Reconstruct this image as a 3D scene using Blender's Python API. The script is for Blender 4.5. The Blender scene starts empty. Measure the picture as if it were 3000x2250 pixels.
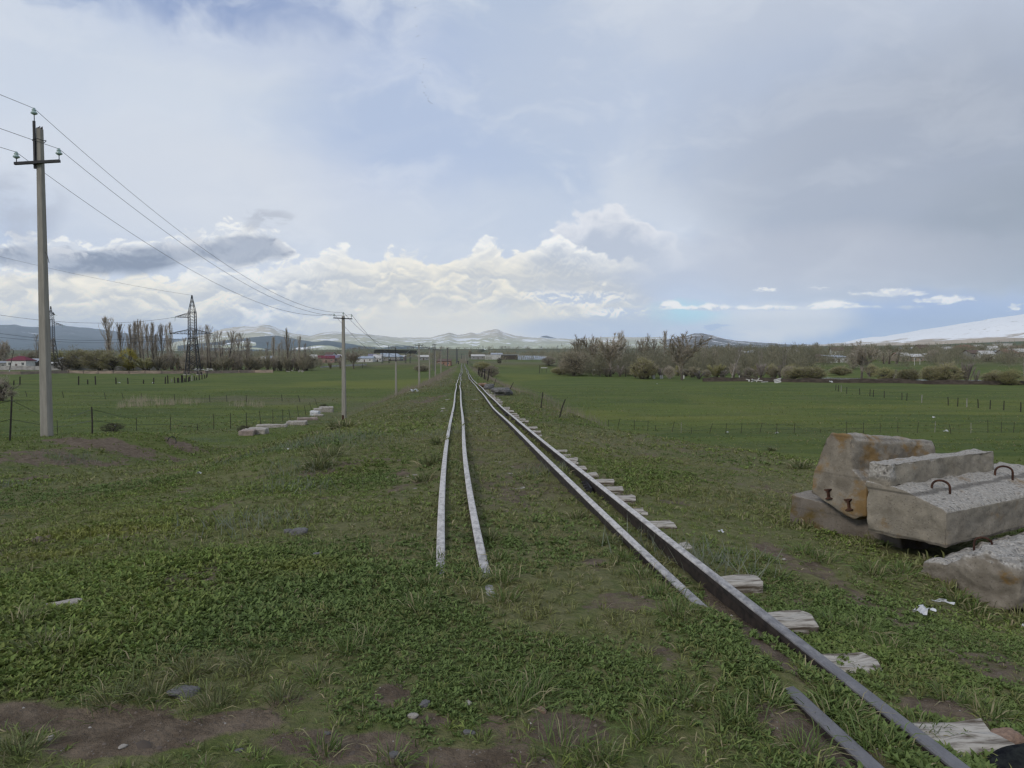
import bpy, math, random
import numpy as np
from mathutils import Vector, Matrix
random.seed(7)
rng = np.random.default_rng(11)
C = bpy.context.scene.collection
scene = bpy.context.scene
PI = math.pi

# ------------------------------------------------------------------ camera model
F = 2080.0
PITCH = math.atan(75 / F)
CAMZ = 1.26
CP, SP = math.cos(PITCH), math.sin(PITCH)

def ray(u, v):
    x = (u - 1500) / F; y = (1125 - v) / F
    return (x, CP + y * SP, -SP + y * CP)

def at(u, v, Y):
    d = ray(u, v); k = Y / d[1]
    return Vector((d[0] * k, Y, CAMZ + d[2] * k))

def sky_dir(u, v):
    d = ray(u, v)
    return math.degrees(math.atan2(d[0], d[1])), math.degrees(math.atan2(d[2], math.hypot(d[0], d[1])))

cam_data = bpy.data.cameras.new('camera')
cam = bpy.data.objects.new('camera', cam_data); C.objects.link(cam)
cam.location = (0, 0, CAMZ)
cam.rotation_euler = (PI / 2 - PITCH, 0, 0)
cam_data.sensor_width = 36; cam_data.lens = 36 * F / 3000
cam_data.clip_start = 0.05; cam_data.clip_end = 120000
scene.camera = cam

# ------------------------------------------------------------------ tags
def tag(o, label=None, cat=None, group=None, kind=None):
    if label: o['label'] = label
    if cat: o['category'] = cat
    if group: o['group'] = group
    if kind: o['kind'] = kind
    return o

def empty(name, loc, rz=0.0):
    o = bpy.data.objects.new(name, None); C.objects.link(o)
    o.location = loc; o.rotation_euler = (0, 0, rz); o.empty_display_size = 0.2
    return o

ONES = ['', 'first', 'second', 'third', 'fourth', 'fifth', 'sixth', 'seventh', 'eighth', 'ninth', 'tenth', 'eleventh', 'twelfth',
        'thirteenth', 'fourteenth', 'fifteenth', 'sixteenth', 'seventeenth', 'eighteenth', 'nineteenth']
TENS = {2: ('twentieth', 'twenty'), 3: ('thirtieth', 'thirty'), 4: ('fortieth', 'forty'), 5: ('fiftieth', 'fifty'), 6: ('sixtieth', 'sixty'),
        7: ('seventieth', 'seventy'), 8: ('eightieth', 'eighty'), 9: ('ninetieth', 'ninety')}
def nth(n):
    if n < 20: return ONES[n]
    a, b = TENS[n // 10]
    return a if n % 10 == 0 else b + '-' + ONES[n % 10]

# ------------------------------------------------------------------ mesh builder
class MB:
    def __init__(s): s.v = []; s.f = []; s.m = []
    def add(s, vs, fs, mi=0):
        b = len(s.v); s.v.extend([tuple(p) for p in vs])
        for f in fs: s.f.append(tuple(b + i for i in f)); s.m.append(mi)
    def box(s, c, size, rot=None, mi=0, taper=1.0):
        x, y, z = size[0] / 2, size[1] / 2, size[2] / 2
        vs = [Vector((a * x * (taper if k > 0 else 1), b * y * (taper if k > 0 else 1), k * z)) for k in (-1, 1) for a, b in ((-1, -1), (1, -1), (1, 1), (-1, 1))]
        if rot is not None: vs = [rot @ p for p in vs]
        c = Vector(c); vs = [p + c for p in vs]
        s.add(vs, [(3, 2, 1, 0), (4, 5, 6, 7), (0, 1, 5, 4), (1, 2, 6, 5), (2, 3, 7, 6), (3, 0, 4, 7)], mi)
    def bar(s, a, b, w, h=None, mi=0):
        a = Vector(a); b = Vector(b); d = b - a; L = d.length
        if L < 1e-6: return
        q = d.to_track_quat('Z', 'Y').to_matrix()
        s.box((a + b) / 2, (w, h or w, L), q, mi)
    def tube(s, pts, rad, n=6, mi=0, cap=True):
        pts = [Vector(p) for p in pts]; m = len(pts)
        if not hasattr(rad, '__len__'): rad = [rad] * m
        rings = []; up = None
        for i in range(m):
            d = (pts[min(i + 1, m - 1)] - pts[max(i - 1, 0)])
            d = d.normalized() if d.length > 1e-9 else Vector((0, 0, 1))
            if up is None: up = d.orthogonal().normalized()
            else:
                up = up - d * up.dot(d)
                up = up.normalized() if up.length > 1e-6 else d.orthogonal().normalized()
            w = d.cross(up)
            rings.append([pts[i] + (up * math.cos(2 * PI * k / n) + w * math.sin(2 * PI * k / n)) * rad[i] for k in range(n)])
        vs = [p for r in rings for p in r]; fs = []
        for i in range(m - 1):
            for k in range(n):
                k2 = (k + 1) % n
                fs.append((i * n + k, i * n + k2, (i + 1) * n + k2, (i + 1) * n + k))
        if cap:
            fs.append(tuple(reversed(range(n)))); fs.append(tuple((m - 1) * n + k for k in range(n)))
        s.add(vs, fs, mi)
    def prism(s, poly, depth, mat4, mi=0):
        """poly (x,z) extruded along local +y by depth, placed by mat4"""
        n = len(poly)
        vs = [mat4 @ Vector((p[0], 0, p[1])) for p in poly] + [mat4 @ Vector((p[0], depth, p[1])) for p in poly]
        fs = [tuple(range(n)), tuple(reversed(range(n, 2 * n)))] + [(i, i + n, (i + 1) % n + n, (i + 1) % n) for i in range(n)]
        s.add(vs, fs, mi)
    def mesh(s, name, mats, smooth=False):
        me = bpy.data.meshes.new(name); me.from_pydata(s.v, [], s.f)
        for m in (mats if isinstance(mats, (list, tuple)) else [mats]): me.materials.append(m)
        if any(s.m): me.polygons.foreach_set('material_index', s.m)
        if smooth: me.polygons.foreach_set('use_smooth', [True] * len(me.polygons))
        me.update(); return me
    def build(s, name, mats, parent=None, smooth=False, loc=None):
        o = bpy.data.objects.new(name, s.mesh(name, mats, smooth)); C.objects.link(o)
        if parent is not None: o.parent = parent
        if loc is not None: o.location = loc
        return o

def np_mesh(name, V, faces, mat, smooth=False, attrs=None, midx=None):
    """V (n,3); faces: list of int arrays with equal row length (quads / tris)"""
    me = bpy.data.meshes.new(name)
    me.vertices.add(len(V)); me.vertices.foreach_set('co', np.ascontiguousarray(V, dtype=np.float32).ravel())
    loops = np.concatenate([f.ravel() for f in faces]).astype(np.int32)
    tot = np.concatenate([np.full(len(f), f.shape[1], np.int32) for f in faces])
    start = np.concatenate([[0], np.cumsum(tot)[:-1]]).astype(np.int32)
    me.loops.add(len(loops)); me.loops.foreach_set('vertex_index', loops)
    me.polygons.add(len(tot)); me.polygons.foreach_set('loop_start', start)
    try: me.polygons.foreach_set('loop_total', tot)
    except Exception: pass
    for m in (mat if isinstance(mat, (list, tuple)) else [mat]): me.materials.append(m)
    if midx is not None: me.polygons.foreach_set('material_index', midx.astype(np.int32))
    if smooth: me.polygons.foreach_set('use_smooth', np.ones(len(tot), bool))
    me.update(calc_edges=True)
    for nm, arr in (attrs or {}).items():
        a = me.color_attributes.new(nm, 'FLOAT_COLOR', 'POINT')
        col = np.ones((len(V), 4), np.float32); col[:, :arr.shape[1]] = arr
        a.data.foreach_set('color', col.ravel())
    return me

# ------------------------------------------------------------------ numpy noise
def _hash(ix, iy, seed):
    h = (ix.astype(np.int64) * 374761393 + iy.astype(np.int64) * 668265263 + seed * 144269) & 0x7fffffff
    h = ((h ^ (h >> 13)) * 1274126177) & 0x7fffffff
    return ((h ^ (h >> 16)) & 0xffff) / 65535.0
def vnoise(x, y, seed=0):
    ix = np.floor(x); iy = np.floor(y); fx = x - ix; fy = y - iy
    fx = fx * fx * (3 - 2 * fx); fy = fy * fy * (3 - 2 * fy)
    a = _hash(ix, iy, seed); b = _hash(ix + 1, iy, seed); c = _hash(ix, iy + 1, seed); d = _hash(ix + 1, iy + 1, seed)
    return (a + (b - a) * fx) * (1 - fy) + (c + (d - c) * fx) * fy
def fbm(x, y, oct=4, seed=0, gain=0.5):
    s = 0; a = 1; t = 0
    for i in range(oct):
        s = s + a * vnoise(x * 2 ** i + 17.3 * i, y * 2 ** i - 9.1 * i, seed + i * 31); t += a; a *= gain
    return s / t
def sst(e0, e1, x):
    t = np.clip((x - e0) / (e1 - e0), 0, 1); return t * t * (3 - 2 * t)

# ------------------------------------------------------------------ track alignment
_ty = np.arange(-60, 1400, 0.5)
_tx = np.interp(_ty, [-60, 2, 4.7, 7, 10.2, 16.9, 22, 37.6, 80, 127, 200, 367, 1400],
                [7.4, .605, .307, .10, -.167, -.67, -1.06, -2.2, -5.2, -8.45, -13.6, -25.3, -94])
_tz = np.interp(_ty, [-60, 0, 5, 7, 10.2, 16.9, 22, 37.6, 80, 127, 200, 367, 420, 700, 1400],
                [0, 0, 0, -.01, -.07, -.19, -.31, -.47, -1.05, -1.5, -1.75, -1.62, -1.4, 1.0, 8])
_k = np.exp(-(np.arange(-8, 9) / 4.0) ** 2); _k /= _k.sum()
_tx = np.convolve(np.pad(_tx, 8, mode='edge'), _k, 'valid'); _tz = np.convolve(np.pad(_tz, 8, mode='edge'), _k, 'valid')
def track_x(Y): return np.interp(Y, _ty, _tx)
def track_z(Y): return np.interp(Y, _ty, _tz)

# ------------------------------------------------------------------ terrain
AZ = np.array([-180, -60, -36, -20, -8, -4, 0, 4, 10, 16, 24, 36, 60, 180.])
DD = np.array([0, 150, 200, 260, 330, 420, 520, 700, 1000, 1500, 2500, 3200, 4500, 7000, 14000.])
_FL = [-4.7, -4.7, -4.7, -4.7, -4.7, -4.4, -3.6, -1.5, 3, 9, 25, 24, 22, 40, 90]
_FC = [-4.7, -4.7, -4.7, -4.7, -4.7, -4.3, -3.0, 0, 3, 10, 34, 30, 22, 30, 60]
_FM = [-4.7, -4.7, -4.7, -4.6, -4.2, -3.2, -2, 1, 5, 12, 35, 30, 22, 30, 60]
_FR = [-4.7, -4.7, -4.7, -4.5, -3.6, -1.2, 2.6, 6.5, 9.5, 15, 36, 40, 36, 45, 90]
FT = np.array([_FL, _FL, _FL, _FL, _FC, _FC, _FC, _FC, _FM, _FR, _FR, _FR, _FR, _FR], float)
FT[10:13, 10] = 40; FT[11, 11] = 62; FT[11, 12] = 50
def far_z(X, Y):
    d = np.hypot(X, Y); az = np.degrees(np.arctan2(X, Y))
    i = np.clip(np.searchsorted(AZ, az) - 1, 0, len(AZ) - 2); fa = np.clip((az - AZ[i]) / (AZ[i + 1] - AZ[i]), 0, 1); fa = fa * fa * (3 - 2 * fa)
    j = np.clip(np.searchsorted(DD, d) - 1, 0, len(DD) - 2); fd = np.clip((d - DD[j]) / (DD[j + 1] - DD[j]), 0, 1); fd = fd * fd * (3 - 2 * fd)
    z = (FT[i, j] * (1 - fd) + FT[i, j + 1] * fd) * (1 - fa) + (FT[i + 1, j] * (1 - fd) + FT[i + 1, j + 1] * fd) * fa
    return z
_dy = np.array([0, 1.8, 2.5, 2.75, 3.4, 3.7, 4.3, 5.0, 7.0, 7.5, 9.3, 9.8, 20, 22, 36, 40, 400])
_dt = np.array([-1.7, -.98, -.82, -.66, -.53, -.40, 0, .40, .53, .66, .78, .95, 1.7])
_dep = np.array([
    [0, 0, 0, 0, 0, 0, 0.01, 0.02, 0.03, 0.02, 0.02, 0.08, 0.13],
    [-0.02, -0.02, 0, 0, 0, 0, 0, 0.02, 0.04, 0.02, 0.025, 0.09, 0.15],
    [-0.03, -0.03, -0.02, -0.02, -0.02, -0.01, -0.01, 0, 0.04, 0.02, 0.025, 0.1, 0.16],
    [-0.03, -0.03, -0.02, -0.02, -0.02, -0.02, -0.02, -0.03, -0.02, 0, 0.02, 0.12, 0.17],
    [-0.03, -0.03, -0.02, -0.02, -0.02, -0.02, -0.02, -0.03, -0.02, 0.05, 0.09, 0.16, 0.19],
    [-0.02, -0.02, -0.01, -0.02, -0.01, -0.01, -0.01, -0.01, 0.02, 0.09, 0.105, 0.21, 0.22],
    [0, 0, 0.01, 0, 0.02, 0, 0.02, 0.03, 0.05, 0.09, 0.105, 0.23, 0.24],
    [0.05, 0.05, 0.05, 0.04, 0.06, 0.05, 0.05, 0.05, 0.07, 0.09, 0.105, 0.22, 0.22],
    [0.1, 0.08, 0.06, 0.05, 0.06, 0.1, 0.135, 0.12, 0.09, 0.09, 0.105, 0.22, 0.23],
    [0.19, 0.14, 0.06, 0.05, 0.06, 0.11, 0.145, 0.13, 0.1, 0.09, 0.105, 0.22, 0.23],
    [0.19, 0.14, 0.06, 0.05, 0.06, 0.11, 0.15, 0.13, 0.1, 0.09, 0.105, 0.22, 0.23],
    [0.11, 0.09, 0.06, 0.05, 0.06, 0.11, 0.15, 0.13, 0.1, 0.09, 0.105, 0.21, 0.22],
    [0.11, 0.09, 0.06, 0.05, 0.06, 0.11, 0.155, 0.14, 0.1, 0.09, 0.105, 0.21, 0.22],
    [0.2, 0.15, 0.07, 0.06, 0.07, 0.12, 0.16, 0.14, 0.1, 0.09, 0.105, 0.23, 0.24],
    [0.2, 0.15, 0.07, 0.06, 0.07, 0.12, 0.16, 0.14, 0.1, 0.09, 0.105, 0.23, 0.24],
    [0.16, 0.15, 0.1, 0.08, 0.1, 0.11, 0.14, 0.12, 0.1, 0.09, 0.105, 0.19, 0.2],
    [0.16, 0.15, 0.11, 0.09, 0.1, 0.11, 0.14, 0.12, 0.1, 0.09, 0.105, 0.18, 0.2]])
def bed_depth(Y, t):
    i = np.clip(np.searchsorted(_dy, Y) - 1, 0, len(_dy) - 2); fy = np.clip((Y - _dy[i]) / (_dy[i + 1] - _dy[i]), 0, 1)
    j = np.clip(np.searchsorted(_dt, t) - 1, 0, len(_dt) - 2); ft = np.clip((t - _dt[j]) / (_dt[j + 1] - _dt[j]), 0, 1)
    return (_dep[i, j] * (1 - ft) + _dep[i, j + 1] * ft) * (1 - fy) + (_dep[i + 1, j] * (1 - ft) + _dep[i + 1, j + 1] * ft) * fy
def terrain(X, Y, noise=True):
    X = np.asarray(X, float); Y = np.asarray(Y, float)
    ff = far_z(X, Y); Yc = np.clip(Y, -40, 1300)
    t = X - track_x(Yc); crest = track_z(Yc) - bed_depth(np.clip(Yc, 0, 399), t)
    Ys = np.clip(Yc, 0, 500)
    # left side of the embankment
    shL = np.interp(Ys, [0, 8, 20, 60, 100], [2.6, 2.2, 2.4, 2.4, 2.0])
    toeL = np.interp(Ys, [0, 5, 10, 20, 30, 60, 100, 300, 380], [9, 7.5, 7.0, 8.0, 9.2, 11, 11, 9, 8])
    lowL = np.interp(Ys, [0, 5, 10, 14, 20, 30, 45, 60, 80], [-.20, -.42, -.70, -1.02, -1.55, -2.45, -3.35, -4.2, -4.7])
    far = sst(0, 30, -t - toeL) * sst(22, 45, Ys); lowL = lowL * (1 - far) + ff * far
    lowL = np.where(Ys > 80, ff, lowL)
    zl = crest + (lowL - crest) * sst(shL, toeL, -t)
    # right side
    shR = np.interp(Ys, [0, 12, 16, 20, 28, 60, 100], [7, 6.2, 4.6, 3.0, 2.6, 2.2, 2.0])
    toeR = np.interp(Ys, [0, 12, 16, 20, 28, 60, 100, 300, 380], [26, 20.5, 16, 12, 12, 11, 10, 9, 8])
    zr = crest - .105 * np.clip(t - 1.3, 0, 3.6) * (1 - sst(15, 40, Ys))
    zr = zr + (ff - zr) * sst(shR, toeR, t)
    z = np.where(t < 0, zl, zr)
    # earth terrace carrying the first pole
    w = sst(-8.6, -11.2, X) * sst(11.5, 15.5, Y) * sst(25.5, 21.0, Y)
    z = z * (1 - w) + (-1.0 + .10 * np.sin(X * .9) * sst(30, 15, Y)) * w
    # low grassy hump beyond the right shoulder, road embankment at the far crossing
    z = z + .9 * np.exp(-((X - 15) / 5.0) ** 2 - ((Y - 34) / 6) ** 2)
    z = z + 3.1 * np.exp(-((Y - 392 - .12 * X) / 10) ** 2) * sst(-115, -60, X) * sst(60, 5, X) * sst(4, 14, np.abs(t))
    z = z - .13 * np.exp(-((X - 3.35) / .75) ** 2 - ((Y - 4.75) / .5) ** 2)
    if noise:
        off = np.clip((np.abs(t) - 1.2) / 3, 0, 1); d = np.hypot(X, Y)
        z = z + (fbm(X * .12, Y * .12, 3, 5) - .5) * .55 * off * sst(6, 30, d)
        z = z + (fbm(X * .8, Y * .8, 3, 9) - .5) * .12 * (.25 + .75 * off) * sst(1, 6, d)
        z = z + (fbm(X * 5, Y * 5, 2, 19) - .5) * .035 * sst(90, 30, d)
        z = z + (fbm(X * .006, Y * .006, 3, 29) - .5) * 4 * sst(500, 2000, d)
    return z
def tz(x, y): return float(terrain(np.array([x]), np.array([y]))[0])
def hit(u, v, dmin=1.0, dmax=4000):
    """first point of the terrain on the sight line through photo pixel (u,v)"""
    d = ray(u, v); k = dmin * np.power(dmax / dmin, np.linspace(0, 1, 1600)) / d[1]
    X = d[0] * k; Y = d[1] * k; Z = CAMZ + d[2] * k
    g = Z - terrain(X, Y); i = np.argmax(g < 0)
    if g[i] >= 0: i = len(k) - 1
    if i > 0:
        a = g[i - 1] / (g[i - 1] - g[i]) if g[i - 1] != g[i] else 0
    else: a = 0
    j = max(i - 1, 0)
    x = X[j] + (X[i] - X[j]) * a; y = Y[j] + (Y[i] - Y[j]) * a
    return Vector((x, y, tz(x, y)))
def on(u, Y):
    """point of the terrain at photo column u and distance Y"""
    x = (u - 1500) / F * Y
    return Vector((x, Y, tz(x, Y)))
# ------------------------------------------------------------------ node helpers
class NT:
    def __init__(s, tree):
        s.t = tree; tree.nodes.clear(); s.x = 0
    def n(s, typ, **kw):
        nd = s.t.nodes.new(typ); s.x += 40; nd.location = (s.x, 0)
        for k, v in kw.items(): setattr(nd, k, v)
        return nd
    def put(s, sock, v):
        if v is None: return
        if isinstance(v, bpy.types.NodeSocket): s.t.links.new(v, sock)
        elif hasattr(v, '__len__') and hasattr(sock, 'default_value') and hasattr(sock.default_value, '__len__'):
            v = tuple(v)
            if len(sock.default_value) == 4 and len(v) == 3: v = v + (1.0,)
            sock.default_value = v
        else: sock.default_value = v
    def math(s, op, a, b=None, c=None, clamp=False):
        nd = s.n('ShaderNodeMath', operation=op, use_clamp=clamp)
        for i, v in enumerate((a, b, c)):
            if v is not None: s.put(nd.inputs[i], v)
        return nd.outputs[0]
    def add(s, a, b): return s.math('ADD', a, b)
    def sub(s, a, b): return s.math('SUBTRACT', a, b)
    def mul(s, a, b, clamp=False): return s.math('MULTIPLY', a, b, clamp=clamp)
    def sstep(s, e0, e1, x):
        nd = s.n('ShaderNodeMapRange', interpolation_type='SMOOTHSTEP')
        s.put(nd.inputs[0], x); s.put(nd.inputs[1], e0); s.put(nd.inputs[2], e1)
        nd.inputs[3].default_value = 0; nd.inputs[4].default_value = 1
        return nd.outputs[0]
    def lin(s, x, a, b, c=0.0, d=1.0):
        nd = s.n('ShaderNodeMapRange'); s.put(nd.inputs[0], x)
        for i, v in enumerate((a, b, c, d)): s.put(nd.inputs[i + 1], v)
        return nd.outputs[0]
    def mix(s, fac, a, b, mode='MIX'):
        nd = s.n('ShaderNodeMix', data_type='RGBA', blend_type=mode)
        s.put(nd.inputs[0], fac); s.put(nd.inputs[6], a); s.put(nd.inputs[7], b)
        return nd.outputs[2]
    def noise(s, vec, scale, detail=4, rough=.5, dist=0, out=0):
        nd = s.n('ShaderNodeTexNoise', noise_dimensions=getattr(s, 'dims', '3D')); s.put(nd.inputs['Vector'], vec); s.put(nd.inputs['Scale'], scale)
        nd.inputs['Detail'].default_value = detail; nd.inputs['Roughness'].default_value = rough; nd.inputs['Distortion'].default_value = dist
        return nd.outputs[out]
    def vor(s, vec, scale, feature='F1', out='Distance', rand=1.0):
        nd = s.n('ShaderNodeTexVoronoi', feature=feature, voronoi_dimensions=getattr(s, 'dims', '3D')); s.put(nd.inputs['Vector'], vec); s.put(nd.inputs['Scale'], scale)
        nd.inputs['Randomness'].default_value = rand
        return nd.outputs[out]
    def scale(s, vec, sc, loc=(0, 0, 0), rot=(0, 0, 0)):
        nd = s.n('ShaderNodeMapping'); s.put(nd.inputs[0], vec); nd.inputs[1].default_value = loc; nd.inputs[2].default_value = rot; nd.inputs[3].default_value = sc
        return nd.outputs[0]
    def comb(s, x, y, z):
        nd = s.n('ShaderNodeCombineXYZ')
        for i, v in enumerate((x, y, z)): s.put(nd.inputs[i], v)
        return nd.outputs[0]
    def sep(s, vec):
        nd = s.n('ShaderNodeSeparateXYZ'); s.put(nd.inputs[0], vec); return nd.outputs
    def attr(s, name): return s.n('ShaderNodeAttribute', attribute_name=name).outputs['Color']
    def rgb(s, col):
        nd = s.n('ShaderNodeSeparateColor'); s.put(nd.inputs[0], col); return nd.outputs
    def obj(s): return s.n('ShaderNodeTexCoord').outputs['Object']
    def pos(s): return s.n('ShaderNodeNewGeometry').outputs['Position']
    def rand(s): return s.n('ShaderNodeObjectInfo').outputs['Random']
    def bump(s, h, strength=.5, dist=.02):
        nd = s.n('ShaderNodeBump'); s.put(nd.inputs['Height'], h); nd.inputs['Strength'].default_value = strength; nd.inputs['Distance'].default_value = dist
        return nd.outputs[0]
    def curve(s, x, pts, x0, x1, y0, y1):
        """piecewise curve through (x,y) points, mapped by a Float Curve node"""
        nd = s.n('ShaderNodeFloatCurve'); c = nd.mapping.curves[0]
        P = [((a - x0) / (x1 - x0), (b - y0) / (y1 - y0)) for a, b in sorted(pts)]
        P = [(min(max(a, 0), 1), min(max(b, 0), 1)) for a, b in P]
        while len(c.points) < len(P): c.points.new(.5, .5)
        for p, (a, b) in zip(c.points, P): p.location = (a, b); p.handle_type = 'AUTO_CLAMPED'
        nd.mapping.update()
        s.put(nd.inputs['Value'], s.lin(x, x0, x1))
        return s.lin(nd.outputs[0], 0, 1, y0, y1)
    def surf(s, col, rough=.8, normal=None, spec=.3, metal=0, trans=None, alpha=None):
        b = s.n('ShaderNodeBsdfPrincipled'); s.put(b.inputs['Base Color'], col); s.put(b.inputs['Roughness'], rough)
        b.inputs['Specular IOR Level'].default_value = spec; b.inputs['Metallic'].default_value = metal
        if normal is not None: s.put(b.inputs['Normal'], normal)
        sh = b.outputs[0]
        if trans:
            tr = s.n('ShaderNodeBsdfTranslucent'); s.put(tr.inputs[0], col)
            mx = s.n('ShaderNodeMixShader'); mx.inputs[0].default_value = trans
            s.t.links.new(sh, mx.inputs[1]); s.t.links.new(tr.outputs[0], mx.inputs[2]); sh = mx.outputs[0]
        o = s.n('ShaderNodeOutputMaterial'); s.t.links.new(sh, o.inputs[0])

def lin1(c): return c / 12.92 if c <= .04045 else ((c + .055) / 1.055) ** 2.4
def S(r, g, b): return (lin1(r / 255), lin1(g / 255), lin1(b / 255))
def newmat(name):
    m = bpy.data.materials.new(name); m.use_nodes = True; return m, NT(m.node_tree)
def simple(name, c1, c2=None, rough=.8, scale=3.0, spec=.3, bump=.15, stretch=(1, 1, 1), lo=.35, hi=.65, metal=0, detail=5):
    m, t = newmat(name); c2 = c2 or tuple(x * .7 for x in c1)
    v = t.scale(t.obj(), stretch); n = t.noise(v, scale, detail, .6)
    col = t.mix(t.sstep(lo, hi, n), c2, c1)
    t.surf(col, rough, t.bump(n, bump) if bump else None, spec, metal); return m

# ------------------------------------------------------------------ render, sun
scene.view_settings.view_transform = 'Standard'; scene.view_settings.look = 'None'
scene.view_settings.exposure = 0.0; scene.view_settings.gamma = 1.0
scene.cycles.use_denoising = True
try: scene.cycles.denoiser = 'OPENIMAGEDENOISE'
except Exception: pass
scene.cycles.max_bounces = 6; scene.cycles.diffuse_bounces = 2; scene.cycles.glossy_bounces = 2
scene.cycles.transparent_max_bounces = 6; scene.cycles.volume_bounces = 0; scene.cycles.transmission_bounces = 3
scene.cycles.caustics_reflective = False; scene.cycles.caustics_refractive = False
scene.cycles.filter_width = 1.4
SUN_EL, SUN_AZ = math.radians(34), math.radians(-140)     # behind the viewer, to the left; azimuth from +Y towards +X
sd = bpy.data.lights.new('sun', 'SUN'); sd.energy = 1.5; sd.angle = math.radians(12); sd.color = (1, .93, .82)
sun = bpy.data.objects.new('sun', sd); C.objects.link(sun)
to_sun = Vector((math.sin(SUN_AZ) * math.cos(SUN_EL), math.cos(SUN_AZ) * math.cos(SUN_EL), math.sin(SUN_EL)))
sun.rotation_euler = to_sun.to_track_quat('Z', 'Y').to_euler()
sun.location = to_sun * 50

# ------------------------------------------------------------------ sky: Nishita sky under procedural cloud
world = bpy.data.worlds.new('World'); scene.world = world; world.use_nodes = True
t = NT(world.node_tree); t.dims = '2D'
sky = t.n('ShaderNodeTexSky', sky_type='NISHITA'); sky.sun_disc = False
sky.sun_elevation = SUN_EL; sky.sun_rotation = SUN_AZ
dv = t.n('ShaderNodeTexCoord').outputs['Generated']
dx, dy_, dz = t.sep(dv)
Az = t.mul(t.math('ARCTAN2', dx, dy_), 180 / PI)
El = t.mul(t.math('ARCSINE', dz), 180 / PI)
P0 = t.comb(Az, El, 0.0)
wn = t.noise(P0, .12, 4, .6, out=1)
wq = t.n('ShaderNodeVectorMath', operation='SUBTRACT'); t.put(wq.inputs[0], t.noise(t.scale(P0, (.5, 1.3, 1)), 1.0, 4, .65, out=1)); wq.inputs[1].default_value = (.5, .5, .5)
wq2 = t.n('ShaderNodeVectorMath', operation='MULTIPLY'); t.put(wq2.inputs[0], wq.outputs[0]); wq2.inputs[1].default_value = (3.4, 1.1, 0)
wq3 = t.n('ShaderNodeVectorMath', operation='ADD'); t.put(wq3.inputs[0], P0); t.put(wq3.inputs[1], wq2.outputs[0]); PQ = wq3.outputs[0]
wv = t.n('ShaderNodeVectorMath', operation='SUBTRACT'); t.put(wv.inputs[0], wn); wv.inputs[1].default_value = (.5, .5, .5)
def warp(amount):
    a = t.n('ShaderNodeVectorMath', operation='SCALE'); t.put(a.inputs[0], wv.outputs[0]); a.inputs[3].default_value = amount
    b = t.n('ShaderNodeVectorMath', operation='ADD'); t.put(b.inputs[0], P0); t.put(b.inputs[1], a.outputs[0]); return b.outputs[0]
PW = warp(3.0); PW2 = warp(1.2)
K = 10.0                                        # colours are divided by the Background strength (0.1)
def SK(r, g, b, k=1.0): c = S(r, g, b); return tuple(x * K * k for x in c)
A = lambda u, v: sky_dir(u, v)
def blob(u, v, ru, rv, soft=1.0, vec=None):
    """soft elliptical patch of sky centred on a direction; returns 1 inside, 0 outside"""
    a, e = A(u, v); ax, _ = A(u + ru, v); _, ey = A(u, v - rv)
    X, Y, Z = t.sep(vec or PW)
    q = t.add(t.math('POWER', t.math('DIVIDE', t.sub(X, a), ax - a), 2.0), t.math('POWER', t.math('DIVIDE', t.sub(Y, e), ey - e), 2.0))
    return t.sstep(1.0 + soft, max(1.0 - soft, 0.0), q)
clear = t.n('ShaderNodeVectorMath', operation='SCALE'); t.put(clear.inputs[0], sky.outputs[0]); clear.inputs[3].default_value = 1.0
# high veil: bright milky cloud with blue showing where it thins, greyer to the right
vs = t.noise(t.scale(PW, (.045, .085, 1), rot=(0, 0, -.35)), 1.0, 5, .55, .4)
vs2 = t.noise(t.scale(PW, (.10, .26, 1), (3, 1, 0), rot=(0, 0, -.4)), 1.0, 5, .6, .3)
veil = t.mix(t.sstep(.34, .60, vs), SK(181, 195, 218), SK(203, 211, 224))
veil = t.mix(t.mul(t.sstep(.48, .72, vs2), .45), veil, SK(216, 223, 233))
veil = t.mix(t.mul(blob(250, 300, 620, 330, .9), .75), veil, SK(210, 218, 230))
veil = t.mix(t.mul(blob(620, 560, 560, 170, .9), .7), veil, SK(212, 217, 226))
veil = t.mix(t.mul(blob(1180, 420, 300, 260, .95), .24), veil, SK(168, 186, 224))
veil = t.mix(t.mul(blob(900, 110, 560, 130, .95), .28), veil, SK(166, 184, 222))
veil = t.mix(t.mul(blob(1500, 700, 420, 150, .9), .5), veil, SK(206, 214, 226))
veil = t.mix(t.mul(blob(1900, 200, 500, 260, .95), .5), veil, SK(192, 202, 220))
veil = t.mix(t.mul(blob(2650, 180, 800, 380, .95), .6), veil, SK(176, 186, 205))
veil = t.mix(t.mul(blob(2750, 560, 780, 420, .95), .85), veil, SK(156, 164, 179))
veil = t.mix(t.mul(blob(3050, 680, 420, 190, .95), .6), veil, SK(141, 151, 164))
veil = t.mix(t.mul(blob(2300, 470, 420, 210, .95), .45), veil, SK(172, 181, 198))
veil = t.mix(t.mul(blob(2350, 770, 620, 90, .9), .55), veil, SK(186, 190, 202))
veil = t.mix(t.mul(t.sstep(.45, .75, vs2), .16), veil, SK(222, 226, 233))
cover = t.math('SUBTRACT', 1.0, t.mul(t.mul(blob(400, -80, 760, 150, 1.0, warp(5.0)), .68), t.sstep(.66, .38, vs2)))
col = t.mix(cover, t.mix(.7, clear.outputs[0], SK(104, 136, 198)), veil)
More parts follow.
